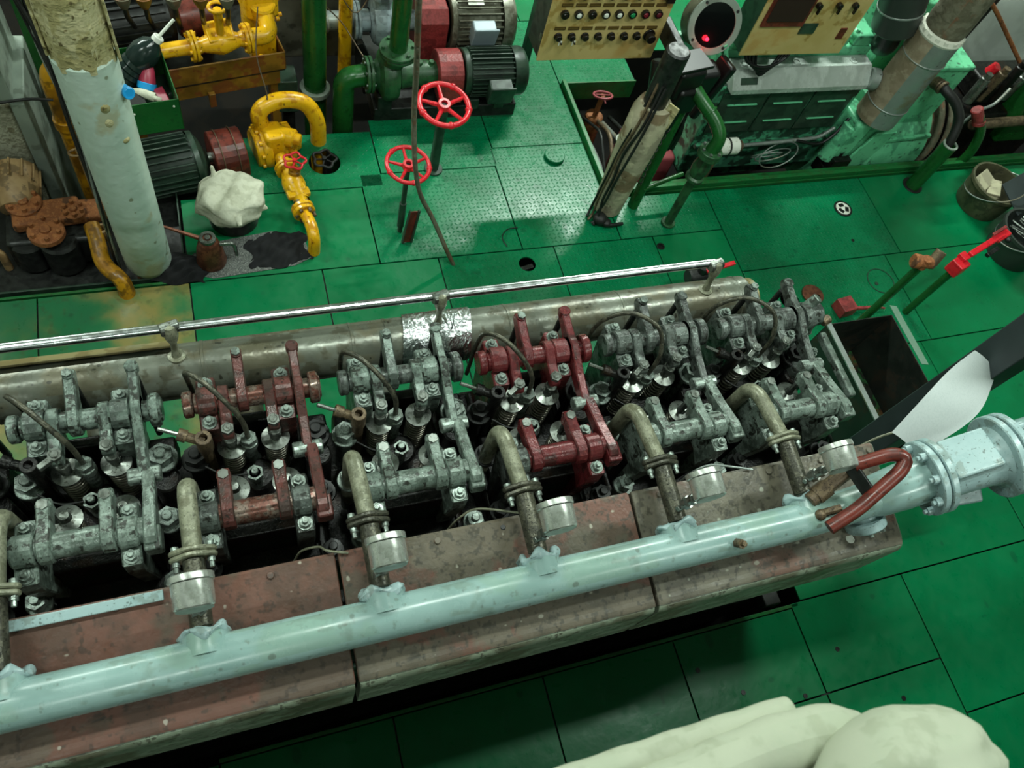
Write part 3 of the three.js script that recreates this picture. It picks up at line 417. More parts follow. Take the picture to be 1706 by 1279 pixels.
// cooling elbows, gauges and the blue-grey main
for (let i = 0; i < NH; i++) {
  const c = C0 + (i - 1) * PIT, x = c - .199, dark = i > 2 && i < 6, m = dark ? K.elbowDark : K.elbow;
  const e = thing('water_elbow', 'bent cooling pipe with oval flange left of the ' + GEAR[i] + ' rocker gear', 'pipe', [x, 1.2, -.98], 'cooling elbows of the cylinder heads');
  part('bend', [pipe([[x - .004, 1.2, -.985], [x - .004, 1.63, -.975], [x, 1.655, -.73]], .0275, .085, 40, 16)], K.elbow, e);
  const ov = [...arc(0, 0, .043, -1.05, 1.05, 6), ...arc(.0, 0, .043, Math.PI - 1.05, Math.PI + 1.05, 6)]; void ov;
  const oval = (z0, th, mm, nm) => { const pts = [...arc(.045, 0, .02, -1.1, 1.1, 6), ...arc(0, 0, .043, 1.1, Math.PI - 1.1, 6), ...arc(-.045, 0, .02, Math.PI - 1.1, Math.PI + 1.1, 6), ...arc(0, 0, .043, Math.PI + 1.1, 2 * Math.PI - 1.1, 6)]; const g = slab(pts, th, 'xy', [0, 0, 0], .004); place(g, x, 1.657, z0, 0, .08 * (rnd() - .5), -.06 + .1 * rnd()); return part(nm, g, mm, e); };
  const fl = oval(-.745, .015, m, 'flange'); oval(-.728, .015, m, 'flange');
  for (const s of [-1, 1]) sub('bolt', [hex([x + s * .047, 1.657, -.765], [x + s * .047, 1.657, -.752], .012), rod([x + s * .047, 1.657, -.75], [x + s * .047, 1.657, -.69], .007, 8), hex([x + s * .047, 1.657, -.72], [x + s * .047, 1.657, -.707], .012)], K.bolt, fl);
  part('neck', [rod([x, 1.657, -.725], [x, 1.63, -.535], .031, 16)], K.elbowDark, e);
  // dial gauge on a union, standing on the elbow
  const gx = x + .012, gy = 1.868, gz = -.572;
  const g = thing('dial_gauge', 'round polished gauge case on the cooling elbow of the ' + GEAR[i] + ' rocker gear', 'gauge', [gx, 1.68, -.6], 'dial gauges along the blue-grey main');
  part('case', lat([gx, gy - .006, gz + .038], [gx, gy + .006, gz - .028], [[0, 0], [.046, 0], [.05, .003], [.0515, .01], [.0515, .066]], 28), K.gaugeMetal, g);
  part('back', rod([gx, gy - .006, gz + .0385], [gx, gy - .0062, gz + .0415], .0465, 28), K.gaugeBack, g);
  part('bezel', ring([gx, gy + .006, gz - .044], [gx, gy + .004, gz - .026], .056, .046, 28), K.gaugeMetal, g);
  part('dial', rod([gx, gy + .005, gz - .036], [gx, gy + .005, gz - .03], .047, 24), K.whitePaint, g);
  part('union', [rod([gx - .004, 1.66, gz + .0], [gx, gy - .045, gz + .01], .011, 12), hex([gx - .003, 1.70, gz], [gx - .002, 1.73, gz + .003], .021), hex([gx - .002, 1.745, gz + .004], [gx - .001, 1.77, gz + .006], .018), rod([gx - .002, 1.68, gz], [gx - .03, 1.69, gz + .01], .009, 10)], K.steel, g);
}
{ const y = 1.6, z = -.452, r = .062;
  const t = thing('water_main', 'long blue-grey painted cooling water pipe lying on the cover boxes', 'pipe', [.1, 1.55, z]);
  part('tube', [pipe([[-1.9, y, z], [1.74, y, z], [1.98, y + .035, z - .015], [2.13, y + .065, z - .03]], r, .12, 70, 26)], K.water, t);
  for (let i = 0; i < NH; i++) { const x = C0 + (i - 1) * PIT - .199 + .004; part('tee_stub', [lat([x, y - .004, z - .015], [x, y + .004, z - .085], [[.074, 0], [.068, .02], [.064, .05], [.06, .062], [.034, .064], [0, .06]], 24)], K.water, t); part('putty_collar', [(() => { const g = new THREE.TorusGeometry(.055, .014, 10, 40), p = g.attributes.position; for (let k = 0; k < p.count; k++) { const a = Math.atan2(p.getY(k), p.getX(k)), q = 1 + .07 * Math.sin(a * 3 + i * 2) + .05 * Math.sin(a * 7 + i * 5) + .03 * Math.sin(a * 13 + i); p.setXYZ(k, p.getX(k) * q, p.getY(k) * q, p.getZ(k) * (1 + .5 * Math.sin(a * 5 + i * 3)) + .008 * Math.sin(a * 4 + i)); } g.computeVertexNormals(); return place(g, x, y + .002, z - .074, .1, 0, 0); })()], K.waterFit, t); }
  part('plug', [hex([1.4, y + .05, z + .03], [1.4, y + .085, z + .045], .016), rod([1.4, y + .08, z + .043], [1.4, y + .1, z + .05], .009, 8)], K.brassOld, t);
  // blanked branch
  const b0 = [1.96, 1.6, -.5], b1 = [1.985, 1.545, -.40];
  part('branch', [rod(b0, b1, .045, 18)], K.waterFit, t);
  const fl = part('blank_flange', [rod([1.98, 1.555, -.418], [1.988, 1.538, -.388], .072, 26)], K.waterFit, t);
  for (let k = 0; k < 4; k++) { const a = k * 1.57 + .5, u = [Math.cos(a) * .052, Math.sin(a) * .045, Math.sin(a) * .03]; sub('bolt', hex([1.988 + u[0], 1.54 + u[1], -.392 + u[2]], [1.992 + u[0], 1.53 + u[1], -.376 + u[2]], .011), K.bolt, fl); }
}
{ // big flanged valve to the right of the main
  const t = thing('flanged_valve', 'big blue-grey valve body between two bolted round flanges', 'valve', [2.35, 1.5, -.49]);
  const A = [2.10, 1.655, -.49], B = [2.20, 1.685, -.485], Cc = [2.47, 1.765, -.487], D = [3.3, 2.03, -.5];
  const dir = V(...Cc).sub(V(...B)).normalize(), at = (s) => { const p = V(...B).addScaledVector(dir, s); return [p.x, p.y, p.z]; };
  part('inlet_reducer', lat([1.95, 1.62, -.468], B, [[.06, 0], [.075, .06], [.083, .16], [.083, .27]], 28), K.water, t);
  part('valve_body', [lat(at(.02), at(.26), [[.12, 0], [.1, .02], [.093, .05], [.093, .19], [.1, .22], [.12, .24]], 32)], K.waterFit, t);
  const mid = at(.13), side = at(.13);
  part('bonnet', bx(.18, .03, .15, mid[0] - .022, mid[1] + .086, mid[2] - .02, .01, -.12, 0, .28), K.waterFit, t); part('lower_cover', bx(.17, .03, .14, mid[0] + .03, mid[1] - .09, mid[2] + .045, .01, .4, 0, .28), K.waterFit, t);
  for (const s0 of [-.02, .012, .255, .29]) {
    const fr = s0 < .1 ? .136 : .15, f = part('flange', rod(at(s0), at(s0 + .026), fr, 40), K.waterFit, t);
    const q = new THREE.Quaternion().setFromUnitVectors(V(1, 0, 0), dir);
    for (let k = 0; k < 8; k++) { const a = k / 8 * 6.2832 + .3, u = V(0, Math.cos(a) * (fr - .023), Math.sin(a) * (fr - .023)).applyQuaternion(q), out = s0 < .1 ? -1 : 1; if ((s0 === .012) || (s0 === .255)) continue; const p0 = V(...at(s0 + (out < 0 ? 0 : .026))).add(u), p1 = p0.clone().addScaledVector(dir, out * .02); sub('bolt', [hex(p0.toArray(), p1.toArray(), .017), rod(p1.toArray(), p1.clone().addScaledVector(dir, out * .012).toArray(), .009, 8)], K.waterFit, f); }
  }
  part('outlet_pipe', lat(at(.3), D, [[.104, 0], [.104, .86]], 32), K.water, t);
  void A; void Cc;
}
{ // red-brown lever on a cock at the end of the main
  const t = thing('valve_lever', 'red-brown loop handle of a cock at the end of the blue-grey main', 'handle', [1.8, 1.64, -.46]);
  part('loop', [pipe([[1.72, 1.70, -.39], [1.82, 1.75, -.42], [1.98, 1.83, -.495], [2.01, 1.85, -.53], [1.97, 1.84, -.555], [1.86, 1.775, -.56]], .024, .035, 50, 10)], K.maroon, t);
  part('strap', [bx(.012, .05, .14, 1.865, 1.765, -.51, .003, 0, .2, -.3)], K.dark, t);
  part('cock_body', [rod([1.72, 1.66, -.5], [1.86, 1.72, -.555], .026, 16), hex([1.745, 1.67, -.51], [1.79, 1.69, -.528], .034), rod([1.74, 1.66, -.45], [1.80, 1.70, -.445], .014, 10), ball(.02, 1.735, 1.665, -.445)], K.brassOld, t);
}

// ---------------------------------------------------------------- left side: column, pumps and pipework
const rotY = (g, px, pz, a) => [g].flat(9).map(q => { q = norm(q); q.translate(-px, 0, -pz); q.rotateY(a); q.translate(px, 0, pz); return q; });
{ const X = -.486, Z = -2.98;
  const t = thing('lagged_column', 'thick white painted lagged pipe column with bare cracked lagging above', 'column', [X, BOT, Z]);
  part('white_jacket', lat([X, -.02, Z], [X, 1.48, Z], [[0, 0], [.07, 0], [.105, .03], [.122, .08], [.126, .7], [.127, 1.49], [.12, 1.5]], 36), K.column, t);
  // ragged bare lagging
  const g = new THREE.CylinderGeometry(.128, .124, 1.75, 48, 60, true), p = g.attributes.position, r = rng(3);
  for (let i = 0; i < p.count; i++) { const a = Math.atan2(p.getZ(i), p.getX(i)), y = p.getY(i), k = 1 + .035 * Math.sin(a * 7 + y * 9) + .04 * Math.sin(a * 13 - y * 23) * Math.sin(y * 31) + .02 * (r() - .5); p.setX(i, p.getX(i) * k); p.setZ(i, p.getZ(i) * k); }
  const seamFix = 49; for (let row = 0; row <= 60; row++) { const a = row * seamFix, b = a + 48; p.setXYZ(b, p.getX(a), p.getY(a), p.getZ(a)); }
  g.computeVertexNormals(); g.translate(X, 1.45 + .875, Z);
  part('bare_lagging', g, K.insul, t);
  part('core', rod([X, BOT, Z], [X, 3.25, Z], .085, 20), K.rust, t);
  part('torn_flap', [bx(.012, 1.0, .05, X + .125, 1.95, Z + .04, .004, .03, .2, .02), bx(.012, .9, .04, X - .125, 1.95, Z + .03, .004, -.03, -.2, .02)], K.insul, t);
  part('damage_patch', [ball(.034, X + .03, 1.27, Z + .094, 1.3), ball(.028, X + .03, 1.19, Z + .1, 1.4), ball(.026, X + .07, 1.06, Z + .082, .8)], K.insul, t, 'bare spots in the white jacket'); }
one('blue_plug', 'small bright blue plastic plug stuck on the white lagged column', 'plug', [rod([-.372, 1.285, -2.96], [-.345, 1.3, -2.915], .024, 18), ring([-.352, 1.295, -2.925], [-.345, 1.3, -2.915], .027, .016, 18)], K.bluePlastic);
{ const px = -.173, pz = -3.297, A = .155, R = g => rotY(g, px, pz, A);
  const t = thing('tool_tray', 'open green sheet metal tray fixed behind the white column', 'tray', [-.33, .7, -3.5]);
  const x0 = -.5, x1 = -.173, z0 = -3.7, z1 = -3.297, th = .006;
  part('front_wall', R(lim(x0, x1, .7, .9, z1 - th, z1, .002)), K.green, t); part('back_wall', R(lim(x0, x1, .7, .9, z0, z0 + th, .002)), K.green, t);
  part('side_wall', R(lim(x1 - th, x1, .7, .9, z0, z1, .002)), K.green, t); part('side_wall', R(lim(x0, x0 + th, .7, .9, z0, z1, .002)), K.green, t);
  part('bottom', R(lim(x0, x1, .7, .7 + th, z0, z1, .002)), K.greenDark, t);
  part('rivet', R([0, .05, .1].map(d => ball(.006, x1 - .03 - d * 3.8, .86 - d * .3, z1 + .002))), K.whitePaint, t);
  part('bracket', [lim(-.45, -.41, .74, .78, -3.32, -3.09, .003)], K.green, t); }
{ const b = thing('plastic_jug', 'dark ribbed plastic jug with white spout leaning in the green tray', 'bottle', [-.38, .72, -3.6]);
  part('body', lat([-.44, .78, -3.58], [-.235, .985, -3.625], [[0, 0], [.06, .004], [.07, .02], [.066, .04], [.072, .05], [.066, .07], [.072, .08], [.066, .1], [.072, .11], [.066, .13], [.073, .15], [.072, .2], [.055, .25], [.03, .275], [.022, .29], [0, .292]], 28), K.bottle, b);
  part('cap', rod([-.243, .975, -3.622], [-.222, .997, -3.627], .028, 18), K.whitePaint, b); part('spout', rod([-.226, .995, -3.628], [-.14, 1.07, -3.66], .008, 10), K.whitePaint, b); }
{ const b = thing('tape_bottle', 'small red bottle with blue ring lying in the green tray', 'bottle', [-.3, .75, -3.55]);
  part('body', lat([-.325, .79, -3.5], [-.29, .9, -3.6], [[0, 0], [.04, 0], [.042, .03], [.034, .08], [.02, .12], [0, .125]], 18), K.redPlastic, b);
  part('cap', ring([-.328, .785, -3.497], [-.318, .81, -3.517], .047, .028, 20), K.bluePlastic, b); part('tip', ball(.014, -.285, .905, -3.605), K.whitePaint, b); }
one('work_glove', 'crumpled grey glove lying in the green tray', 'glove', [ball(.035, -.36, .8, -3.44, .6), cord([[-.42, .79, -3.46], [-.36, .815, -3.44], [-.29, .8, -3.42]], .024, 12, 9), cord([[-.3, .8, -3.42], [-.28, .81, -3.4], [-.265, .8, -3.4]], .013, 8, 7)], K.cloth);
one('hand_scraper', 'dark red scraper with a wide blade lying in the green tray', 'tool', [bx(.05, .02, .12, -.255, .79, -3.43, .006, .1, .3, .1), bx(.09, .008, .03, -.25, .795, -3.375, .002, 0, .2, .1)], K.redPlastic);
one('cap_lid', 'round black lid lying at the front of the green tray', 'lid', [rod([-.39, .8, -3.38], [-.385, .815, -3.375], .055, 22)], K.rubber);
// upper yellow pump on its brown bed
{ const A = .2, px = .1, pz = -4.1, R = g => rotY(g, px, pz, A);
  const bed = thing('pump_bed', 'brown ochre oil tray with raised rim under the yellow pump', 'tray', [.0, -.1, -4.4]);
  part('rim', R([lim(-.55, .46, .28, .41, -4.125, -4.113, .004), lim(.448, .46, .28, .41, -4.8, -4.113, .004), lim(-.55, .46, .28, .41, -4.8, -4.788, .004)]), K.ochreBed, bed);
  part('pan', R(lim(-.55, .455, .27, .285, -4.79, -4.115, .003)), K.dark, bed);
  part('girder', R([lim(-.55, .42, .17, .28, -4.15, -4.12, .004), lim(.36, .42, -.7, .27, -4.2, -4.14, .004), lim(-.5, -.44, -.7, .27, -4.2, -4.14, .004), lim(-.04, .0, .1, .2, -4.12, -4.09, .003)]), K.ochreBed, bed);
  const t = thing('oil_pump', 'glossy yellow pump with elbow and flanged valve on the brown bed', 'pump', [.1, .28, -4.2]);
  part('suction_pipe', R(rod([-.28, .6, -4.06], [-.09, .6, -4.06], .042, 18)), K.yellow, t);
  for (const x of [-.11, .2]) { const f = part('flange', R([rod([x, .6, -4.06], [x + .018, .6, -4.06], .085, 26), rod([x + .022, .6, -4.06], [x + .04, .6, -4.06], .085, 26)]), K.yellow, t); for (let k = 0; k < 6; k++) { const a = k * 1.047 + .3; sub('bolt', R(hex([x - .012, .6 + .066 * Math.cos(a), -4.06 + .066 * Math.sin(a)], [x + .052, .6 + .066 * Math.cos(a), -4.06 + .066 * Math.sin(a)], .011)), K.yellow, f); } }
  part('valve_body', R([lat([-.07, .6, -4.06], [.2, .6, -4.06], [[.05, 0], [.04, .03], [.062, .1], [.07, .135], [.062, .17], [.04, .24], [.05, .27]], 22), bx(.16, .1, .03, .07, .655, -4.1, .01, -.5, 0, .05), bx(.15, .03, .09, .07, .65, -4.06, .01, .3, 0, 0), rod([.07, .65, -4.06], [.07, .82, -4.06], .025, 14), torus(.045, .01, .07, .83, -4.06, 1.57)]), K.yellow, t);
  part('elbow', R(pipe([[.24, .6, -4.06], [.36, .6, -4.06], [.36, .68, -4.22]], .05, .08, 24, 16)), K.yellow, t);
  const h = part('pump_head', R([rod([.36, .45, -4.3], [.36, .9, -4.3], .1, 22), bx(.2, .2, .2, .36, .7, -4.28, .03), rod([.36, .62, -4.22], [.36, .72, -4.19], .075, 20)]), K.yellow, t);
  for (let k = 0; k < 6; k++) sub('bolt', R(hex([.47, .5 + k * .07, -4.3 + .05 * (k % 2)], [.49, .5 + k * .07, -4.3 + .05 * (k % 2)], .014)), K.yellow, h);
  part('foot', R([lim(.28, .44, .28, .46, -4.38, -4.22, .01), bx(.03, .09, .05, .32, .33, -4.15, .01)]), K.yellow, t);
  const m = thing('electric_motor', 'black finned motor behind the white column at the upper pump bed', 'motor', [-.35, .28, -4.4]);
  part('body', R(rod([-.6, .52, -4.42], [-.12, .52, -4.42], .15, 28)), K.dark, m);
  for (let k = 0; k < 22; k++) { const a = k / 22 * 6.283; part('fin', R(bx(.4, .02, .008, -.36, .52 + .16 * Math.sin(a), -4.42 + .16 * Math.cos(a), .002, -a + 1.57, 0, 0)), K.dark, m); }
  part('foot', R(lim(-.52, -.2, .285, .4, -4.5, -4.34, .01)), K.dark, m);
  const c = thing('coupling_cover', 'dark red coupling cover beside the upper yellow valve', 'cover', [-.02, .28, -4.4]);
  part('shell', R([rod([-.1, .52, -4.4], [.12, .52, -4.4], .11, 22), lim(-.06, .08, .285, .5, -4.46, -4.34, .006)]), K.maroon, c); }
[-.374, -.275, -.132, -.001, .129].forEach((x, i) => { const z = -3.89, t = thing('drain_funnel', 'small open drain funnel in the row above the yellow pipework', 'funnel', [x, .55, z], 'drain funnels above the upper pump');
  part('cup', [lat([x, .96, z], [x, 1.03, z], [[.02, 0], [.03, .02], [.045, .06], [.048, .07], [.04, .07], [.034, .05], [.012, .015], [0, .012]], 18)], i % 2 ? K.ochreBed : K.lagOld, t); part('stem', [pipe([[x, .97, z], [x, .88, z - .03], [x, .55, z - .35]], .014, .08, 14, 10)], K.dark, t); });
// lower pump set: finned motor, guard, yellow gear pump
{ const A = .2, px = -.01, pz = -3.71, R = g => rotY(g, px, pz, A);
  const m = thing('electric_motor', 'dark green finned motor beside the white lagged column', 'motor', [-.35, -.2, -3.7]);
  part('body', R([rod([-.62, .06, -3.71], [-.16, .06, -3.71], .155, 30)]), K.greenDark, m);
  for (let k = 0; k < 26; k++) { const a = k / 26 * 6.283; part('fin', R(bx(.32, .026, .009, -.36, .06 + .165 * Math.sin(a), -3.71 + .165 * Math.cos(a), .002, -a + 1.57, 0, 0)), K.greenDark, m); }
  part('end_bell', R(lat([-.19, .06, -3.71], [-.1, .06, -3.71], [[.175, 0], [.175, .03], [.12, .06], [.06, .075], [.04, .09], [0, .09]], 28)), K.greenDark, m);
  part('shaft', R(rod([-.12, .06, -3.71], [.0, .06, -3.71], .03, 14)), K.steel, m); part('foot', R(lim(-.55, -.2, -.14, -.06, -3.84, -3.58, .008)), K.dark, m);
  const g = thing('coupling_guard', 'dark red rounded guard between the dark motor and yellow pump', 'guard', [.03, -.15, -3.71]);
  part('shell', R([slab([[-.15, -.15], ...arc(0, .06, .15, Math.PI, 0, 14).map(([u, v]) => [u, v]), [.15, -.15]], .19, 'zy', [.02, 0, -3.71], .006)]), K.maroon, g);
  part('wire', R([torus(.155, .003, -.03, .06, -3.71, 0, Math.PI / 2), torus(.155, .003, .06, .06, -3.71, 0, Math.PI / 2)]), K.brassOld, g);
  const y = thing('gear_pump', 'yellow gear pump with round end covers and a curved discharge pipe', 'pump', [.3, -.2, -3.78]);
  part('casing', R([rod([.18, .06, -3.71], [.24, .06, -3.71], .12, 24), lat([.22, .06, -3.71], [.46, .06, -3.71], [[.13, 0], [.14, .02], [.14, .05], [.105, .06], [.105, .15], [.12, .16], [.12, .2], [.07, .22], [.06, .25], [0, .25]], 26), bx(.13, .2, .16, .3, .12, -3.68, .03), rod([.33, .16, -3.69], [.42, .16, -3.62], .06, 18), rod([.4, .16, -3.63], [.45, .16, -3.6], .04, 16)]), K.yellow, y);
  for (let k = 0; k < 10; k++) { const a = k / 10 * 6.283; part('bolt', R(hex([.2, .06 + .128 * Math.cos(a), -3.71 + .128 * Math.sin(a)], [.218, .06 + .128 * Math.cos(a), -3.71 + .128 * Math.sin(a)], .015)), K.yellow, y); }
  part('bed', R(lim(-.7, .5, -.24, -.15, -3.86, -3.56, .01)), K.dark, y);
  part('discharge_pipe', [pipe([[.25, .16, -3.8], [.22, .32, -3.80], [.36, .35, -3.855], [.52, .31, -3.87], [.59, .18, -3.84], [.592, -.3, -3.83]], .05, .09, 60, 18)], K.yellow, y);
  part('oil_line', [cord([[.29, .34, -3.82], [.29, .42, -3.83], [.26, .6, -3.95], [.3, .8, -4.1]], .004, 20, 5), lat([.29, .33, -3.82], [.29, .4, -3.82], [[.014, 0], [.012, .03], [.005, .06], [0, .07]], 10)], K.brassOld, y); }
const flower = (x, y, z, R, r, n, m, t) => { const pts = []; for (let i = 0; i < n * 10; i++) { const a = i / (n * 10) * 6.2832, q = R * (1 + .13 * Math.cos(n * a)); pts.push(V(x + q * Math.cos(a), y, z + q * Math.sin(a))); } const w = part('hand_wheel', [norm(new THREE.TubeGeometry(new THREE.CatmullRomCurve3(pts, true), n * 14, r, 8, true))], m, t); sub('spoke', [...Array.from({ length: n }, (_, k) => { const a = (k + .5) / n * 6.2832; return rod([x, y, z], [x + R * .9 * Math.cos(a), y, z + R * .9 * Math.sin(a)], r * .6, 8); }), rod([x, y - .012, z], [x, y + .015, z], r * 1.7, 12)], m, w); };
{ const t = thing('globe_valve', 'yellow globe valve with small red flower-shaped hand wheel', 'valve', [.4, 0, -3.35]);
  part('upper_flange', [rod([.345, .08, -3.57], [.35, .08, -3.55], .07, 22), rod([.35, .08, -3.545], [.355, .08, -3.525], .07, 22), rod([.33, .08, -3.65], [.35, .08, -3.54], .042, 16)], K.yellow, t);
  part('body', [lat([.352, .08, -3.54], [.405, .08, -3.28], [[.05, 0], [.045, .03], [.068, .1], [.07, .14], [.045, .22], [.05, .26]], 20), bx(.11, .1, .1, .385, .08, -3.38, .02, 0, .2, 0), bx(.14, .035, .06, .39, .1, -3.33, .01, 0, .2, 0)], K.yellow, t);
  part('bonnet', [rod([.385, .1, -3.45], [.388, .17, -3.455], .036, 16), rod([.388, .16, -3.455], [.392, .235, -3.46], .013, 10), rod([.37, .12, -3.44], [.36, .2, -3.45], .008, 8), rod([.4, .12, -3.44], [.42, .2, -3.45], .008, 8)], K.yellowDirty, t);
  flower(.392, .235, -3.465, .06, .0075, 5, K.red, t);
  const f = part('lower_flange', [rod([.395, .1, -3.225], [.4, .1, -3.2], .068, 24), rod([.4, .1, -3.195], [.405, .1, -3.17], .068, 24), rod([.4, .09, -3.3], [.4, .1, -3.2], .04, 14)], K.yellow, t);
  for (let k = 0; k < 6; k++) { const a = k * 1.047; sub('bolt', hex([.398 + .052 * Math.cos(a), .1 + .052 * Math.sin(a), -3.24], [.41 + .052 * Math.cos(a), .1 + .052 * Math.sin(a), -3.15], .011), K.brassOld, f); }
  part('outlet_pipe', [pipe([[.4, .1, -3.2], [.425, .13, -3.06], [.43, .1, -2.98], [.418, -.1, -2.945]], .036, .09, 30, 16)], K.yellow, t); }
{ const t = thing('floor_valve', 'black flower-shaped hand wheel in a round floor hole', 'hand wheel', [.6, -.4, -3.655]); flower(.6, .03, -3.655, .068, .009, 5, K.rubber, t); part('stem', [rod([.6, -.4, -3.655], [.6, .03, -3.655], .013, 10), rod([.6, -.4, -3.655], [.6, -.2, -3.655], .05, 14)], K.rubber, t); }
// cloth-covered fitting
{ const t = thing('covered_flange', 'lumpy off-white cloth cover tied over a round fitting by the oil can', 'cover', [0, -.3, -3.25]);
  const g = new THREE.SphereGeometry(1, 40, 26), p = g.attributes.position, cx = .0, cz = -3.26;
  for (let i = 0; i < p.count; i++) { let x = p.getX(i), y = p.getY(i), z = p.getZ(i); const a = Math.atan2(z, x), hexr = 1 / Math.max(...[0, 1, 2, 3, 4, 5].map(k => Math.cos(a - k * 1.0472 - .2))), f = .75 * hexr + .25, w = 1 + .035 * Math.sin(x * 5 + y * 6 + 1) + .03 * Math.sin(z * 7 - y * 5) + .018 * Math.sin(x * 17 + z * 13) + .012 * Math.sin(y * 23 + x * 9); const rr = Math.hypot(x, z); const flat = y > 0 ? Math.min(.78 + .06 * Math.sin(x * 6) * Math.cos(z * 5), Math.pow(y, .6)) : y; void rr; const s = Math.sign(Math.cos(a) * 1) ; void s; p.setXYZ(i, cx + x * .185 * f * w, .18 + flat * (y > 0 ? .1 : .13) + .012 * Math.sin(x * 9 + z * 4), cz + z * .175 * f * w); }
  g.computeVertexNormals(); part('cloth', [g, lat([-.07, .24, -3.37], [-.08, .32, -3.4], [[.03, 0], [.014, .03], [.01, .07], [0, .08]], 10), lat([.02, .2, -3.1], [.03, .18, -3.05], [[.03, 0], [.016, .03], [.01, .05], [0, .05]], 10), lat([.16, .16, -3.2], [.2, .15, -3.19], [[.03, 0], [.012, .03], [0, .04]], 8)], K.cloth, t);
  part('fitting', [rod([0, -.3, -3.26], [0, .12, -3.26], .14, 26)], K.dark, t); }
// oil can, rags, gritty patch
{ const x = -.155, z = -2.96, t = thing('oil_can', 'copper brown conical oil can with long spout on the rags', 'oil can', [x, 0, z]);
  part('body', lat([x, .008, z], [x, .24, z], [[0, 0], [.08, 0], [.083, .016], [.07, .12], [.056, .17], [.046, .188], [.04, .195], [.024, .21], [0, .21]], 28), K.copper, t); part('lid', [ring([x, .205, z], [x, .228, z], .044, .026, 20), rod([x, .2, z], [x, .232, z], .016, 12)], K.steel, t);
  part('spout', [rod([x - .025, .2, z - .01], [x - .27, .33, z - .05], .014, 10, .005)], K.copper, t); part('handle', [pipe([[x + .06, .17, z + .01], [x + .135, .18, z + .02], [x + .14, .07, z + .02]], .011, .035, 16, 8)], K.steel, t); }
const rag = (name, label, cx, cz, rx, rz, h, seed, m, rot = 0) => { const n = 26, P = [], I = [], c = Math.cos(rot), s = Math.sin(rot); for (let i = 0; i <= n; i++) for (let j = 0; j <= n; j++) { const u = i / n * 2 - 1, v = j / n * 2 - 1, d = Math.min(1, Math.max(Math.abs(u), Math.abs(v))), x = u * rx * (1 + .12 * Math.sin(v * 5 + seed)), z = v * rz * (1 + .14 * Math.sin(u * 4 + seed * 2)); const y = .004 + h * (1 - d * d) * (.55 + .25 * Math.sin(u * 6 + seed) * Math.cos(v * 5) + .2 * Math.sin((u + v) * 11 + seed)) + .004 * Math.sin(u * 19 + v * 7); P.push(cx + x * c - z * s, Math.max(.003, y), cz + x * s + z * c); } for (let i = 0; i < n; i++) for (let j = 0; j < n; j++) { const q = i * (n + 1) + j; I.push(q, q + 1, q + n + 1, q + 1, q + n + 2, q + n + 1); } const top = P.length / 3; for (let k = 0; k < top; k++) P.push(P[k * 3], .001, P[k * 3 + 2]); const L = I.length; for (let k = 0; k < L; k += 3) I.push(I[k] + top, I[k + 2] + top, I[k + 1] + top); const g = new THREE.BufferGeometry(); g.setAttribute('position', new THREE.Float32BufferAttribute(P, 3)); g.setIndex(I); g.computeVertexNormals(); return one(name, label, 'cloth', g, m); };
K.blackCloth.side = THREE.DoubleSide;
rag('black_rag', 'black oily rag heaped at the foot of the white column', -.335, -2.93, .15, .1, .07, 1, K.blackCloth, .15);
rag('black_rag', 'black rag spread beside the yellow outlet pipe', .22, -3.0, .17, .12, .045, 4, K.blackCloth, -.1);
one('grit_patch', 'patch of grey gritty absorbent granules spilled around the oil can', 'grit', slab([[-.26, -3.02], [-.1, -3.1], [.2, -3.14], [.38, -3.08], [.4, -2.92], [.3, -2.875], [.05, -2.855], [-.16, -2.84], [-.25, -2.88]].map(([a, b]) => [a, b]).reverse(), .004, 'xz', [0, .002, 0], .001), K.mortar).userData.kind = 'stuff';
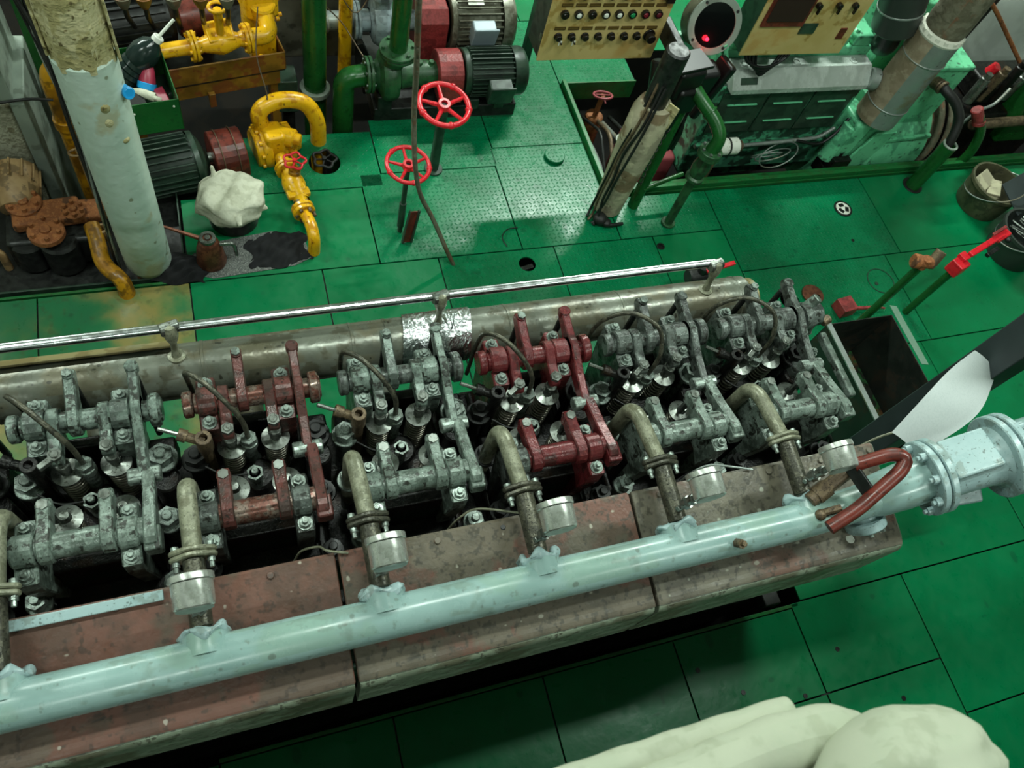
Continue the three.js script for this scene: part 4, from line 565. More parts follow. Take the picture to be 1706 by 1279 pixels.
// rusty pump standing in a drip pan
{ const t = thing('drip_pan', 'black drip pan with thin raised rim under the rusty pump', 'pan', [-.9, -.12, -3.2]);
  part('pan', [lim(-1.6, -.3, -.12, -.105, -3.55, -2.875, .003)], K.dark, t); part('rim', [lim(-1.6, -.3, -.12, .01, -2.885, -2.872, .003), lim(-.31, -.3, -.12, .01, -3.55, -2.872, .003)], K.greenDark, t);
  const q = thing('piston_pump', 'rusty orange double pump head with round bolted covers', 'pump', [-.96, -.1, -3.25]); q.world.x += .06;
  part('body', [lim(-1.12, -.66, -.1, .12, -3.33, -3.1, .03), rod([-.86, -.1, -3.12], [-.86, .12, -3.12], .1, 24), rod([-1.02, -.1, -3.15], [-1.02, .1, -3.15], .09, 22)], K.dark, q);
  const head = part('head', [bx(.34, .07, .16, -.9, .16, -3.26, .02, 0, .1, 0), bx(.2, .06, .14, -.72, .15, -3.27, .02)], K.rust, q); void head;
  for (const [x, y, z, r] of [[-1.0, .215, -3.31, .09], [-.9, .2, -3.12, .092], [-.76, .205, -3.24, .06]]) { const c = part('cover', [rod([x, y - .04, z], [x, y, z], r, 26), rod([x, y - .01, z], [x, y + .018, z], r * .3, 14)], K.rust, q); for (let k = 0; k < 6; k++) { const a = k * 1.047 + .4; sub('bolt', [hex([x + r * .78 * Math.cos(a), y, z + r * .78 * Math.sin(a)], [x + r * .78 * Math.cos(a), y + .024, z + r * .78 * Math.sin(a)], .012)], K.rust, c); } }
  part('pipe_lug', ring([-.63, .1, -3.12], [-.63, .18, -3.12], .035, .02, 16), K.tan, q); part('drain_bend', pipe([[-1.25, .05, -3.12], [-1.16, .05, -3.12], [-1.16, -.1, -3.12]], .022, .04, 14), K.tan, q);
  one('yellow_pipe', 'thick yellow pipe curving from the rusty pump into the floor', 'pipe', [pipe([[-.74, .17, -3.15], [-.725, .16, -3.08], [-.71, .1, -2.93], [-.62, .09, -2.83], [-.612, -.1, -2.77]], .043, .06, 50, 18)], K.yellowDirty);
  one('yellow_standpipe', 'dirty yellow standpipe with elbow behind the white column', 'pipe', [pipe([[-.795, -.5, -3.7], [-.795, .76, -3.7], [-.6, .82, -3.72]], .05, .1, 40, 18), ring([-.795, .36, -3.7], [-.795, .42, -3.7], .062, .048, 20)], K.yellowDirty);
  one('tan_pipe', 'short tan sleeve with ring clip beside the dirty yellow standpipe', 'pipe', [rod([-.69, -.3, -3.45], [-.71, .4, -3.5], .048, 18), torus(.04, .007, -.755, .36, -3.5, 1.2)], K.tan); }
{ const t = thing('starter_cabinet', 'grey-green steel cabinet on a dirty concrete plinth', 'cabinet', [-1.3, BOT, -3.75]);
  part('plinth', [lim(-1.9, -1.0, BOT, .62, -4.1, -3.6, .02)], K.concrete, t); part('plinth_edge', lim(-1.0, -.93, BOT, .63, -4.1, -3.59, .01), K.greyPaint, t); part('case', [lim(-1.9, -.98, .62, 2.2, -4.1, -3.62, .01)], K.greyPaint, t); part('door', lim(-1.9, -1.05, .7, 2.1, -3.62, -3.605, .006), K.greyPaint, t); part('hose', cord([[-1.3, .66, -3.58], [-1.05, .66, -3.57], [-.9, .65, -3.6], [-.8, .62, -3.62]], .008, 16, 6), K.rubber, t);
  const d = thing('small_motor', 'tan painted dome-ended motor in front of the concrete plinth', 'motor', [-1.1, .0, -3.4]); part('body', [lat([-1.1, .2, -3.56], [-1.1, .14, -3.3], [[.11, 0], [.115, .03], [.115, .2], [.09, .25], [.04, .265], [0, .268]], 26)], K.tan, d); for (let k = 0; k < 12; k++) part('fin', bx(.01, .012, .12, -1.1 + .12 * Math.cos(k * .5236), .19 + .12 * Math.sin(k * .5236), -3.48, .002), K.tan, d); part('foot', lim(-1.18, -1.02, -.02, .1, -3.55, -3.4, .01), K.dark, d); }
one('green_post', 'narrow dark green steel post beside the grey cabinet', 'post', [lim(-.9, -.84, BOT, 2.2, -4.02, -3.96, .004)], K.green);
{ const t = thing('cable_bundle', 'bunch of dark cables hanging beside the white column', 'cables', [-.68, 0, -3.2]); for (let k = 0; k < 7; k++) { const r = rng(60 + k), d = () => (r() - .5) * .05; part('cable', [cord([[-.72 + d() * 2, 2.1, -3.5 + d()], [-.73 + d() * 2, 1.5, -3.42 + d()], [-.7 + d(), 1.2, -3.35 + d()], [-.66 + d(), .85, -3.2 + d()], [-.645 + d() * .4, .4, -3.03 + d() * .5], [-.645 + d() * .4, .02, -2.98 + d() * .5], [-.65, -.1, -3.0]], .006 + .004 * r(), 40, 6)], k % 3 === 1 ? K.galv : K.rubber, t); } }
one('green_riser', 'tall green riser pipe with white collar at its foot', 'pipe', [rod([.638, -.6, -4.265], [.638, 2.2, -4.265], .074, 28)], K.green);
{ const t = thing('riser_foot', 'green block and pale ring at the foot of the green riser', 'support', [.55, -.6, -4.27]); part('collar', ring([.638, .02, -4.265], [.638, .06, -4.265], .1, .074, 28), K.greyPaint, t); part('block', [lim(.38, .52, -.1, .16, -4.36, -4.2, .01), lim(.34, .42, .16, .22, -4.4, -4.28, .01)], K.greenDark, t); part('post', lim(.42, .5, -.7, -.1, -4.33, -4.25, .01), K.dark, t); }
one('yellow_riser', 'slim yellow riser pipe between the green riser and the pumps', 'pipe', [rod([.859, -.5, -4.42], [.859, 2.1, -4.42], .044, 20)], K.yellow);
one('storage_tank', 'grey stained steel tank standing behind the green riser', 'tank', [lim(.42, 1.02, -.1, 1.7, -5.1, -4.72, .02), lim(.4, 1.04, .8, .83, -5.12, -4.7, .005)], K.tank);
one('loose_wire', 'thin loose wire looping between the yellow riser and grey pump', 'wire', cord([[.72, .9, -4.36], [.8, .72, -4.33], [.9, .58, -4.32], [.98, .62, -4.38], [1.0, .9, -4.4]], .004, 30, 5), K.brassOld);
one('loose_wire', 'thin straight wire slanting down to the green pump elbow', 'wire', cord([[.72, .6, -4.36], [.82, .5, -4.33], [.92, .38, -4.2], [.95, .37, -4.12]], .004, 24, 5), K.brassOld);
// ---- two centrifugal pump sets
function motor(t, x0, x1, y, z, r, m, boxM, boxAt) {
  part('motor_body', [rod([x0, y, z], [x1 - .1, y, z], r * .92, 30), rod([x0, y, z], [x0 + .04, y, z], r * 1.02, 30)], m, t);
  for (let k = 0; k < 30; k++) { const a = k / 30 * 6.283; if (Math.sin(a) < -.75) continue; part('fin', bx(x1 - x0 - .16, .022, .008, (x0 + x1 - .1) / 2 + .015, y + r * Math.sin(a), z + r * Math.cos(a), .002, -a + 1.57, 0, 0), m, t); }
  part('fan_cowl', lat([x1 - .11, y, z], [x1, y, z], [[r * 1.06, 0], [r * 1.06, .07], [r * .98, .09], [r * .8, .105], [0, .11]], 30), m, t);
  part('motor_foot', [lim(x0 + .05, x0 + .12, y - r * 1.35, y - r * .8, z - r * .9, z + r * .9, .008), lim(x1 - .22, x1 - .15, y - r * 1.35, y - r * .8, z - r * .9, z + r * .9, .008)], m, t);
  const [bx0, by, bz] = boxAt; const b = part('terminal_box', [bx(.16, .15, .1, bx0, by, bz, .012, .25, 0, 0)], boxM, t); sub('lid', bx(.17, .16, .018, bx0, by + .014, bz + .055, .01, .25, 0, 0), boxM, b);
}
{ const y = .3, z = -4.09, t = thing('cooling_pump', 'green centrifugal pump with red guard and dark green motor', 'pump', [1.3, -.1, z]);
  part('suction_pipe', [pipe([[.79, -.6, z + .03], [.79, y, z + .02], [.94, y, z]], .068, .13, 40, 22)], K.green, t);
  for (const x of [.93, .955]) { const f = part('flange', rod([x, y, z], [x + .02, y, z], .115, 28), K.greenPump, t); for (let k = 0; k < 8; k++) { const a = k * .785; sub('bolt', hex([x - .008, y + .095 * Math.cos(a), z + .095 * Math.sin(a)], [x + .028, y + .095 * Math.cos(a), z + .095 * Math.sin(a)], .01), K.bolt, f); } }
  part('volute', [lat([.98, y, z], [1.16, y, z], [[.08, 0], [.1, .03], [.15, .05], [.165, .08], [.165, .12], [.15, .15], [.1, .165], [.08, .18]], 32), rod([1.075, y + .08, z + .02], [1.12, .5, -4.05], .075, 22)], K.greenPump, t);
  part('discharge_flange', [rod([1.12, .49, -4.05], [1.12, .51, -4.05], .115, 30), rod([1.12, .515, -4.05], [1.12, .54, -4.05], .12, 30), ...[0, 1, 2, 3, 4, 5].map(k => hex([1.12 + .095 * Math.cos(k * 1.05), .54, -4.05 + .095 * Math.sin(k * 1.05)], [1.12 + .095 * Math.cos(k * 1.05), .555, -4.05 + .095 * Math.sin(k * 1.05)], .012))], K.greenPump, t);
  part('riser', [rod([1.12, .53, -4.05], [1.12, 1.9, -4.05], .058, 22)], K.green, t);
  part('bearing_housing', [lat([1.15, y, z], [1.42, y, z], [[.1, 0], [.085, .05], [.08, .12], [.085, .18], [.07, .27]], 24), rod([1.28, y + .07, z], [1.28, y + .1, z], .022, 12), rod([1.36, y + .07, z], [1.36, y + .1, z], .018, 12)], K.greenPump, t);
  part('coupling_guard', [slab([[-.15, -.12], ...arc(0, 0, .15, Math.PI, 0, 16), [.15, -.12]].map(([a, b]) => [z + a, y + b]), .16, 'zy', [1.475, 0, 0], .004)], K.guard, t, 'rough red guard');
  motor(t, 1.57, 2.02, y, z, .15, K.greenDark, K.greenDark, [1.8, y - .02, z + .17]);
  part('base_frame', [lim(.98, 1.98, -.02, .1, z - .2, z + .1, .01), lim(1.0, 1.1, .08, .2, z - .1, z + .1, .01)], K.dark, t); }
{ const y = .38, z = -4.5, t = thing('ballast_pump', 'pale grey centrifugal pump with square red guard and grey motor', 'pump', [1.35, -.1, z]);
  part('suction_pipe', [rod([.66, y, z], [.92, y, z], .06, 20), rod([.7, y, z], [.76, y, z], .075, 20)], K.galv, t);
  part('flange', [rod([.92, y, z], [.94, y, z], .12, 28), rod([.945, y, z], [.965, y, z], .12, 28)], K.pumpBlue, t);
  part('volute', [lat([1.03, y, z], [1.17, y, z], [[.08, 0], [.14, .02], [.16, .05], [.16, .09], [.14, .12], [.08, .14]], 30), rod([1.1, y, z], [1.1, .62, z + .02], .07, 20), rod([.96, y, z], [1.04, y, z], .07, 20)], K.pumpBlue, t);
  part('top_flange', [rod([1.1, .6, z + .02], [1.1, .66, z + .02], .11, 28)], K.pumpBlue, t);
  part('shaft_sleeve', [rod([1.16, y, z], [1.36, y, z], .065, 20)], K.pumpBlue, t);
  part('coupling_guard', [slab([[-.17, -.2], [-.17, .1], [-.11, .17], [.11, .17], [.17, .1], [.17, -.2]].map(([a, b]) => [z + a, y + b]), .19, 'zy', [1.43, 0, 0], .006), bx(.2, .012, .12, 1.43, y - .19, z + .22, .003)], K.guard, t, 'square red guard');
  motor(t, 1.55, 2.02, y, z, .19, K.motorGrey, K.boxBlue, [1.75, y + .06, z + .215]);
  part('name_plate', bx(.11, .004, .05, 1.72, y + .185, z + .06, .001, .3, 0, 0), K.whitePaint, t);
  part('support', [lim(.98, 2.0, -.1, .12, z - .18, z + .16, .01), bx(.04, .3, .04, 1.0, .2, z + .12, .006, .2, 0, .4)], K.dark, t); }
// ---- hand wheels on posts
function wheelOn(label, x, y, z, bx0, bz, R, rim, tilt, n, extra) {
  const t = thing('valve_stand', label, 'valve stand', [bx0, 0, bz]);
  const M4 = new THREE.Matrix4().compose(V(x, y, z), new THREE.Quaternion().setFromEuler(new THREE.Euler(tilt, 0, -tilt * .3)), V(1, 1, 1)), ap = g => { g = norm(g); g.applyMatrix4(M4); return g; };
  const w = part('hand_wheel', [ap(torus(R, rim, 0, 0, 0, Math.PI / 2, 0, 0, 48, 12)), ...Array.from({ length: n }, (_, k) => { const a = (k + .2) / n * 6.2832; return ap(ball(rim * 1.35, R * Math.cos(a), 0, R * Math.sin(a))); })], K.red, t);
  for (let k = 0; k < n; k++) { const a = (k + .5) / n * 6.2832 + .26; sub('spoke', ap(rod([Math.cos(a) * R * .2, -.012, Math.sin(a) * R * .2], [Math.cos(a) * R, 0, Math.sin(a) * R], rim * .85, 10, rim * .6)), K.red, w); }
  sub('hub', ap(ring([0, -.025, 0], [0, .018, 0], R * .26, R * .13, 22)), K.red, w);
  part('post', extra, K.greenDark, t); part('spindle', rod([x, y - .05, z], [x, y + .004, z], R * .13, 12), K.dark, t);
}
wheelOn('tall green post with large red five-spoke hand wheel near the green pump', 1.29, .56, -3.535, 1.291, -3.537, .152, .017, .14, 5, [rod([1.291, 0, -3.537], [1.29, .54, -3.536], .032, 16), rod([1.291, 0, -3.537], [1.291, .015, -3.537], .06, 18)]);
wheelOn('lower red hand wheel on a bent green stand in front of the larger one', .977, .55, -3.095, .985, -3.03, .122, .0125, .12, 5, [rod([.965, 0, -3.06], [.977, .53, -3.095], .016, 12), rod([.965, 0.05, -3.06], [.97, .25, -3.075], .022, 12)]);
{ const t = thing('stand_plate', 'reddish slotted foot plate leaning at the lower hand wheel stand', 'bracket', [1.02, 0, -3.02]); part('channel', [bx(.05, .22, .012, 1.01, .11, -3.0, .003, -.25, .3, -.22)], K.maroon, t); part('edge', [bx(.012, .23, .02, 1.04, .11, -3.0, .003, -.25, .3, -.22), bx(.012, .23, .02, .985, .11, -3.0, .003, -.25, .3, -.22)], K.greenDark, t); }
one('air_hose', 'dark hose running up from the floor past the red hand wheels', 'hose', [cord([[1.25, -.02, -2.77], [1.19, .12, -2.79], [1.09, .35, -2.86], [1.0, .55, -2.87], [.945, .78, -2.86], [.91, 1.1, -2.88], [.87, 1.5, -2.82], [.80, 2.0, -2.68], [.75, 2.4, -2.55]], .0135, 70, 10)], K.lagOld);
one('sounding_plug', 'green round sounding cap raised on the floor plates', 'cap', [rod([2.163, 0, -3.573], [2.163, .028, -3.573], .072, 28)], K.floor);
one('floor_bracket', 'dark bracket stub in the small square floor opening', 'bracket', [bx(.1, .012, .03, 1.71, -.02, -2.7, .003, 0, .2, 0), bx(.03, .1, .03, 1.74, -.07, -2.71, .003)], K.dark);
one('plate_wire', 'thin black wire bent on the floor plates', 'wire', [cord([[1.62, .004, -2.86], [1.6, .02, -2.92], [1.66, .01, -2.99], [1.73, .004, -3.0]], .004, 16, 5)], K.black);

// ---------------------------------------------------------------- right side: console, generator, deck gear
{ const z = -3.5;
  const cab = (label, x0, x1, y0, y1) => { const t = thing('control_panel', label, 'control panel', [(x0 + x1) / 2, y0, z - .2]); part('cabinet', lim(x0 + .004, x1 - .004, y0 + .006, y1, z - .2, z - .012, .006), K.greenDark, t); part('face', lim(x0, x1, y0, y1, z - .012, z, .003), K.panel, t); part('bracket', [lim((x0 + x1) / 2 - .3, (x0 + x1) / 2 + .3, y1 - .06, y1, z - .6, z - .19, .004), lim((x0 + x1) / 2 - .03, (x0 + x1) / 2 + .03, .0, y1 - .05, z - .95, z - .89, .004), lim((x0 + x1) / 2 - .03, (x0 + x1) / 2 + .03, y1 - .06, y1, z - .95, z - .55, .004)], K.greenDark, t); return t; };
  const t = cab('yellow control panel with rows of knobs and indicator lamps', 1.79, 2.535, .9, 1.75);
  const col = [K.bakelite, K.whitePaint, K.bakelite, K.whitePaint, K.whitePaint, new THREE.MeshStandardMaterial({ color: 0x1c8a52, roughness: .3 }), new THREE.MeshStandardMaterial({ color: 0x7a1c2a, roughness: .3 }), new THREE.MeshStandardMaterial({ color: 0x5a1822, roughness: .3 })];
  const txt = (() => { const c = document.createElement('canvas'); c.width = 256; c.height = 64; const g = c.getContext('2d'); g.fillStyle = '#4a3612'; g.fillRect(0, 0, 256, 64); g.fillStyle = '#8a7434'; const r = rng(9); for (let x = 16; x < 236; x += 22) { g.fillRect(x, 18 + r() * 4, 14, 4); g.fillRect(x + r() * 9, 18, 4, 28); g.fillRect(x, 40 - r() * 12, 15, 4); } const tx = new THREE.CanvasTexture(c); tx.colorSpace = THREE.SRGBColorSpace; return new THREE.MeshStandardMaterial({ map: tx, roughness: .5 }); })();
  const tag = (x, y) => { const o = new THREE.Mesh(new THREE.BoxGeometry(.066, .02, .003), txt); o.name = 'name_plate'; o.position.set(x - t.world.x, y - t.world.y, z + .002 - t.world.z); o.castShadow = o.receiveShadow = true; t.add(o); };
  for (let k = 0; k < 8; k++) {
    const x = 1.878 + k * .0825, y = 1.07; const last = k === 7;
    const b = part('knob', [rod([x, y, z], [x, y, z + .01], last ? .038 : .024, 20), rod([x, y, z + .008], [x, y, z + (last ? .05 : .03)], last ? .028 : .019, 18), ...(k < 2 ? [bx(.01, .012, .05, x, y, z + .045, .003, 0, 0, .5)] : [])], K.bakelite, t); if (k < 2) sub('pointer', [bx(.005, .03, .006, x + .004, y - .024, z + .032, .001), bx(.01, .01, .004, x, y + .01, z + .06, .001)], K.whitePaint, b);
    tag(x, y + .052); tag(x + .004, 1.272);
    const yb = 1.218; const c = part('lamp_bezel', [ring([x, yb, z], [x, yb, z + .022], .025, .017, 20)], K.bakelite, t); sub('lens', lat([x, yb, z], [x, yb, z + .03], [[.017, 0], [.017, .018], [.012, .026], [0, .03]], 16), col[k], c);
    const yt = 1.335; const d = part('lamp_bezel', [ring([x + .006, yt, z], [x + .006, yt, z + .018], .023, .016, 20)], K.bakelite, t); sub('lens', lat([x + .006, yt, z], [x + .006, yt, z + .03], [[.016, 0], [.017, .016], [.012, .026], [0, .03]], 16), k % 3 === 2 ? col[6] : new THREE.MeshStandardMaterial({ color: [0xc04a58, 0xb85a30, 0xb04a2a][k % 3], roughness: .3 }), d);
  }
  part('hinge', [bx(.012, .05, .012, 1.785, 1.05, z - .02, .002)], K.steel, t);
  part('keeper', [bx(.05, .06, .02, 2.5, 1.32, z + .01, .004)], K.bakelite, t);
  const u = cab('yellow control panel with a dark window and square green plate', 3.16, 3.93, .9, 1.75);
  part('window', lim(3.19, 3.5, 1.12, 1.5, z, z + .012, .004), K.maroon, u); part('glass', lim(3.21, 3.48, 1.16, 1.48, z + .01, z + .016, .002), mat({ base: 0x2a1610, rough: .6 }), u); part('plate', bx(.115, .075, .008, 3.56, 1.1, z + .004, .002), K.greenDark, u); part('plate', bx(.05, .08, .008, 3.84, 1.06, z + .004, .002), K.maroon, u);
  for (const [x, y] of [[3.53, 1.27], [3.68, 1.27], [3.8, 1.27]]) part('switch', [rod([x, y, z], [x, y, z + .03], .02, 16), bx(.012, .05, .02, x, y - .02, z + .03, .004)], K.bakelite, u);
  // tachometer between the panels
  const c = V(2.86, 1.14, -3.49), n = V(-.12, .42, .9).normalize(), p = s => c.clone().addScaledVector(n, s).toArray();
  const g = thing('dial_indicator', 'large round black dial with pale rim and one red light between the panels', 'gauge', [2.86, .95, -3.55]);
  part('drum', rod(p(-.14), p(0), .165, 40), K.bucket, g); part('rim', ring(p(0), p(.014), .17, .13, 44), K.greyPaint, g); part('dial', rod(p(.001), p(.007), .131, 40), K.glassDark, g);
  const q = new THREE.Quaternion().setFromUnitVectors(V(0, 0, 1), n), at = (a, r, s) => c.clone().add(V(r * Math.cos(a), r * Math.sin(a), s).applyQuaternion(q)).toArray();
  for (let k = 0; k < 4; k++) part('screw', rod(at(k * 1.57 + .6, .15, .012), at(k * 1.57 + .6, .15, .02), .009, 10), K.dark, g);
  part('red_light', rod(at(4.35, .085, .006), at(4.35, .085, .016), .011, 14), K.ledRed, g, 'glowing red light');
  const L = new THREE.PointLight(0xff2030, .02, 1); L.position.set(...at(4.35, .085, .03)); L.castShadow = true; scene.add(L);
  part('clamp', [bx(.03, .12, .05, 2.98, 1.0, -3.44, .006, 0, 0, .5), bx(.3, .05, .05, 2.85, .97, -3.6, .005)], K.teal, g);
}
// lagged post in front of the console with its cable loom
{ const X = 2.403, Z = -3.107, t = thing('lagged_post', 'dirty pale lagged post leaning cables beside the control panel', 'post', [X, -.4, Z]);
  part('lagging', lat([X, .0, Z], [X + .01, 1.0, Z + .005], [[0, 0], [.08, 0], [.098, .015], [.108, .3], [.124, .62], [.122, .86], [.1, .93], [0, .93]], 32), K.cardboard, t); part('torn_end', [bx(.012, .16, .07, X + .07, .9, Z + .085, .005, .1, .7, -.1)], K.insul, t); part('core', rod([X, -.4, Z], [X, 1.3, Z], .07, 18), K.dark, t);
  const h = []; for (let i = 0; i <= 110; i++) { const s = i / 110, a = s * 9 * 6.2832; h.push([X + .11 + .012 * Math.cos(a) - .02 * Math.sin(s * 3), .8 - s * .5, Z + .085 + .012 * Math.sin(a)]); } one('coiled_cord', 'black coiled telephone cord hanging along the lagged post', 'cord', cord(h, .003, 220, 5), K.black);
  const lm = thing('cable_loom', 'dark cables strapped along the pale lagged post', 'cables', [X - .1, 0, Z + .08]); [[-.1, .08], [-.115, .05], [-.11, .02], [-.09, .1]].forEach(([a, b], k) => part('cable', cord([[X + a + .06, 1.1, Z + b - .02], [X + a + .02, .85, Z + b + .02], [X + a - .01, .6, Z + b + .01 * k], [X + a - .02, .4, Z + b + .02], [X + a - .025, .2, Z + b + .015], [X + a - .03, .03, Z + b + .05 - .02 * k], [X + a - .06, .015, Z + b + .05]], .009, 40, 6), k === 1 ? K.brassOld : K.rubber, lm));
  one('cable_clump', 'clump of black tape and cable ends at the foot of the lagged post', 'cable', [ball(.05, X - .1, .04, Z + .12, .8, 12), ball(.035, X - .06, .03, Z + .15, .7, 12), cord([[X - .13, .02, Z + .1], [X - .05, .03, Z + .17], [X + .06, .015, Z + .16]], .012, 12, 6)], K.rubber); }
{ const t = thing('actuator_unit', 'black actuator box with hanging cables under the round dial', 'actuator', [2.62, .5, -3.3]);
  part('housing', [bx(.2, .2, .2, 2.62, .98, -3.26, .03, 0, .2, 0), bx(.13, .34, .14, 2.6, .76, -3.22, .03, 0, .2, -.1), rod([2.47, .92, -3.22], [2.47, 1.06, -3.3], .06, 20), bx(.24, .02, .16, 2.63, 1.09, -3.25, .006, 0, .2, 0)], K.black, t);
  part('arm', [bx(.06, .4, .14, 2.9, .82, -3.32, .02, 0, .2, -.35), bx(.3, .08, .1, 2.76, .9, -3.34, .02)], K.black, t); part('cover', [bx(.28, .22, .14, 2.74, .9, -3.3, .03, .15, .1, 0), bx(.2, .2, .1, 2.66, .86, -3.2, .03, .1, .2, -.1)], K.black, t);
  for (let k = 0; k < 8; k++) { const r = rng(200 + k), d = () => (r() - .5) * .09; part('cable', cord([[2.72 + d(), .98, -3.28 + d()], [2.74 + d(), .8, -3.24 + d()], [2.74 + d(), .62, -3.24 + d()], [2.76 + d(), .4, -3.26 + d()]], .008 + .006 * r(), 18, 6), k % 3 ? K.rubber : K.dark, t); }
  part('mount', [bx(.05, .12, .3, 2.56, 1.1, -3.4, .01)], K.dark, t); }
one('green_brace', 'green sloping brace tube behind the pale lagged post', 'brace', [rod([2.60, -.02, -3.1], [2.7, .78, -3.22], .038, 16), pipe([[2.62, .16, -3.1], [2.78, .2, -3.13], [2.92, .22, -3.16]], .016, .05, 16)], K.green);
{ const t = thing('standing_valve', 'green pipe bend and flanged valve on a post rising from the floor', 'valve', [2.804, 0, -2.925]);
  part('post', [rod([2.804, 0, -2.925], [2.806, .5, -2.926], .03, 16), rod([2.804, 0, -2.925], [2.804, .02, -2.925], .05, 16)], K.greenPump, t);
  part('body', lat([2.806, .45, -2.926], [2.82, .68, -2.93], [[.06, 0], [.06, .02], [.045, .03], [.055, .07], [.058, .11], [.045, .17], [.045, .19], [.075, .2], [.075, .225], [0, .23]], 24), K.greenPump, t);
  const f = part('flange', [rod([2.82, .675, -2.93], [2.821, .695, -2.931], .075, 24)], K.greenPump, t); for (let k = 0; k < 6; k++) { const a = k * 1.047; sub('bolt', hex([2.82 + .058 * Math.cos(a), .69, -2.93 + .058 * Math.sin(a)], [2.821 + .058 * Math.cos(a), .71, -2.93 + .058 * Math.sin(a)], .01), K.bolt, f); }
  part('bend', [pipe([[2.821, .68, -2.931], [2.85, .78, -2.94], [2.82, .84, -3.02], [2.74, .9, -3.13], [2.68, .95, -3.25]], .042, .06, 40, 18), ring([2.79, .865, -3.065], [2.783, .87, -3.075], .048, .03, 20)], K.green, t); }
one('floor_scupper', 'small dark scupper opening in the floor by the standing valve', 'drain', [ring([2.68, 0, -2.74], [2.68, .006, -2.74], .028, .015, 18), rod([2.68, -.02, -2.74], [2.68, .003, -2.74], .016, 14)], K.black);
// coaming round the generator pit
{ const t = floor;
  part('coaming', [lim(2.45, 6.4, -.15, .045, -3.235, -3.205, .004), lim(2.45, 6.4, -.1, .0, -3.3, -3.2, .003)], K.coaming, t); part('coaming', [lim(2.43, 2.46, -.15, .045, -4.27, -3.2, .004)], K.coaming, t); part('coaming', [lim(2.43, 3.05, -.15, .012, -4.275, -4.262, .004)], K.coaming, t); }
{ const t = thing('pit_valve', 'small faded red hand wheel on a valve inside the pit', 'valve', [2.73, -.4, -4.15]); const M = g => { g = norm(g); return g; };
  part('hand_wheel', [M(torus(.07, .009, 2.73, .0, -4.14, 1.2)), rod([2.665, .01, -4.14], [2.795, -.005, -4.14], .006, 8), rod([2.73, .0, -4.14], [2.74, -.025, -4.08], .006, 8)], K.pink, t); part('body', [rod([2.73, -.45, -4.15], [2.73, 0, -4.14], .02, 12), rod([2.73, -.5, -4.15], [2.73, -.2, -4.15], .07, 18)], K.rust, t);
  one('pit_tank', 'pinkish grey tank top beside the lagged post in the pit', 'tank', [lim(2.85, 3.2, -.7, -.12, -3.95, -3.6, .03)], K.pink);
  for (let k = 0; k < 6; k++) { const r = rng(300 + k); one('pit_pipe', 'thin dirty pipe among the pipework in the generator pit', 'pipe', [pipe([[2.5 + .08 * k, -.35 + .1 * r(), -4.2], [2.5 + .08 * k, -.2 + .1 * r(), -3.9 + .1 * r()], [2.55 + .09 * r() + k * .03, -.3, -3.45]], .012 + .012 * r(), .08, 20, 10)], [K.brassOld, K.galv, K.dark][k % 3], 'pipes in the generator pit'); }
  const g = thing('pressure_gauge', 'tiny white-faced gauge among the pit pipes', 'gauge', [2.72, -.3, -3.72]); part('case', rod([2.72, -.02, -3.72], [2.71, .01, -3.7], .034, 20), K.steel, g); part('face', rod([2.71, .01, -3.7], [2.7095, .012, -3.6985], .029, 20), K.whitePaint, g); part('stem', rod([2.72, -.3, -3.72], [2.72, -.02, -3.72], .01, 8), K.brassOld, g); }
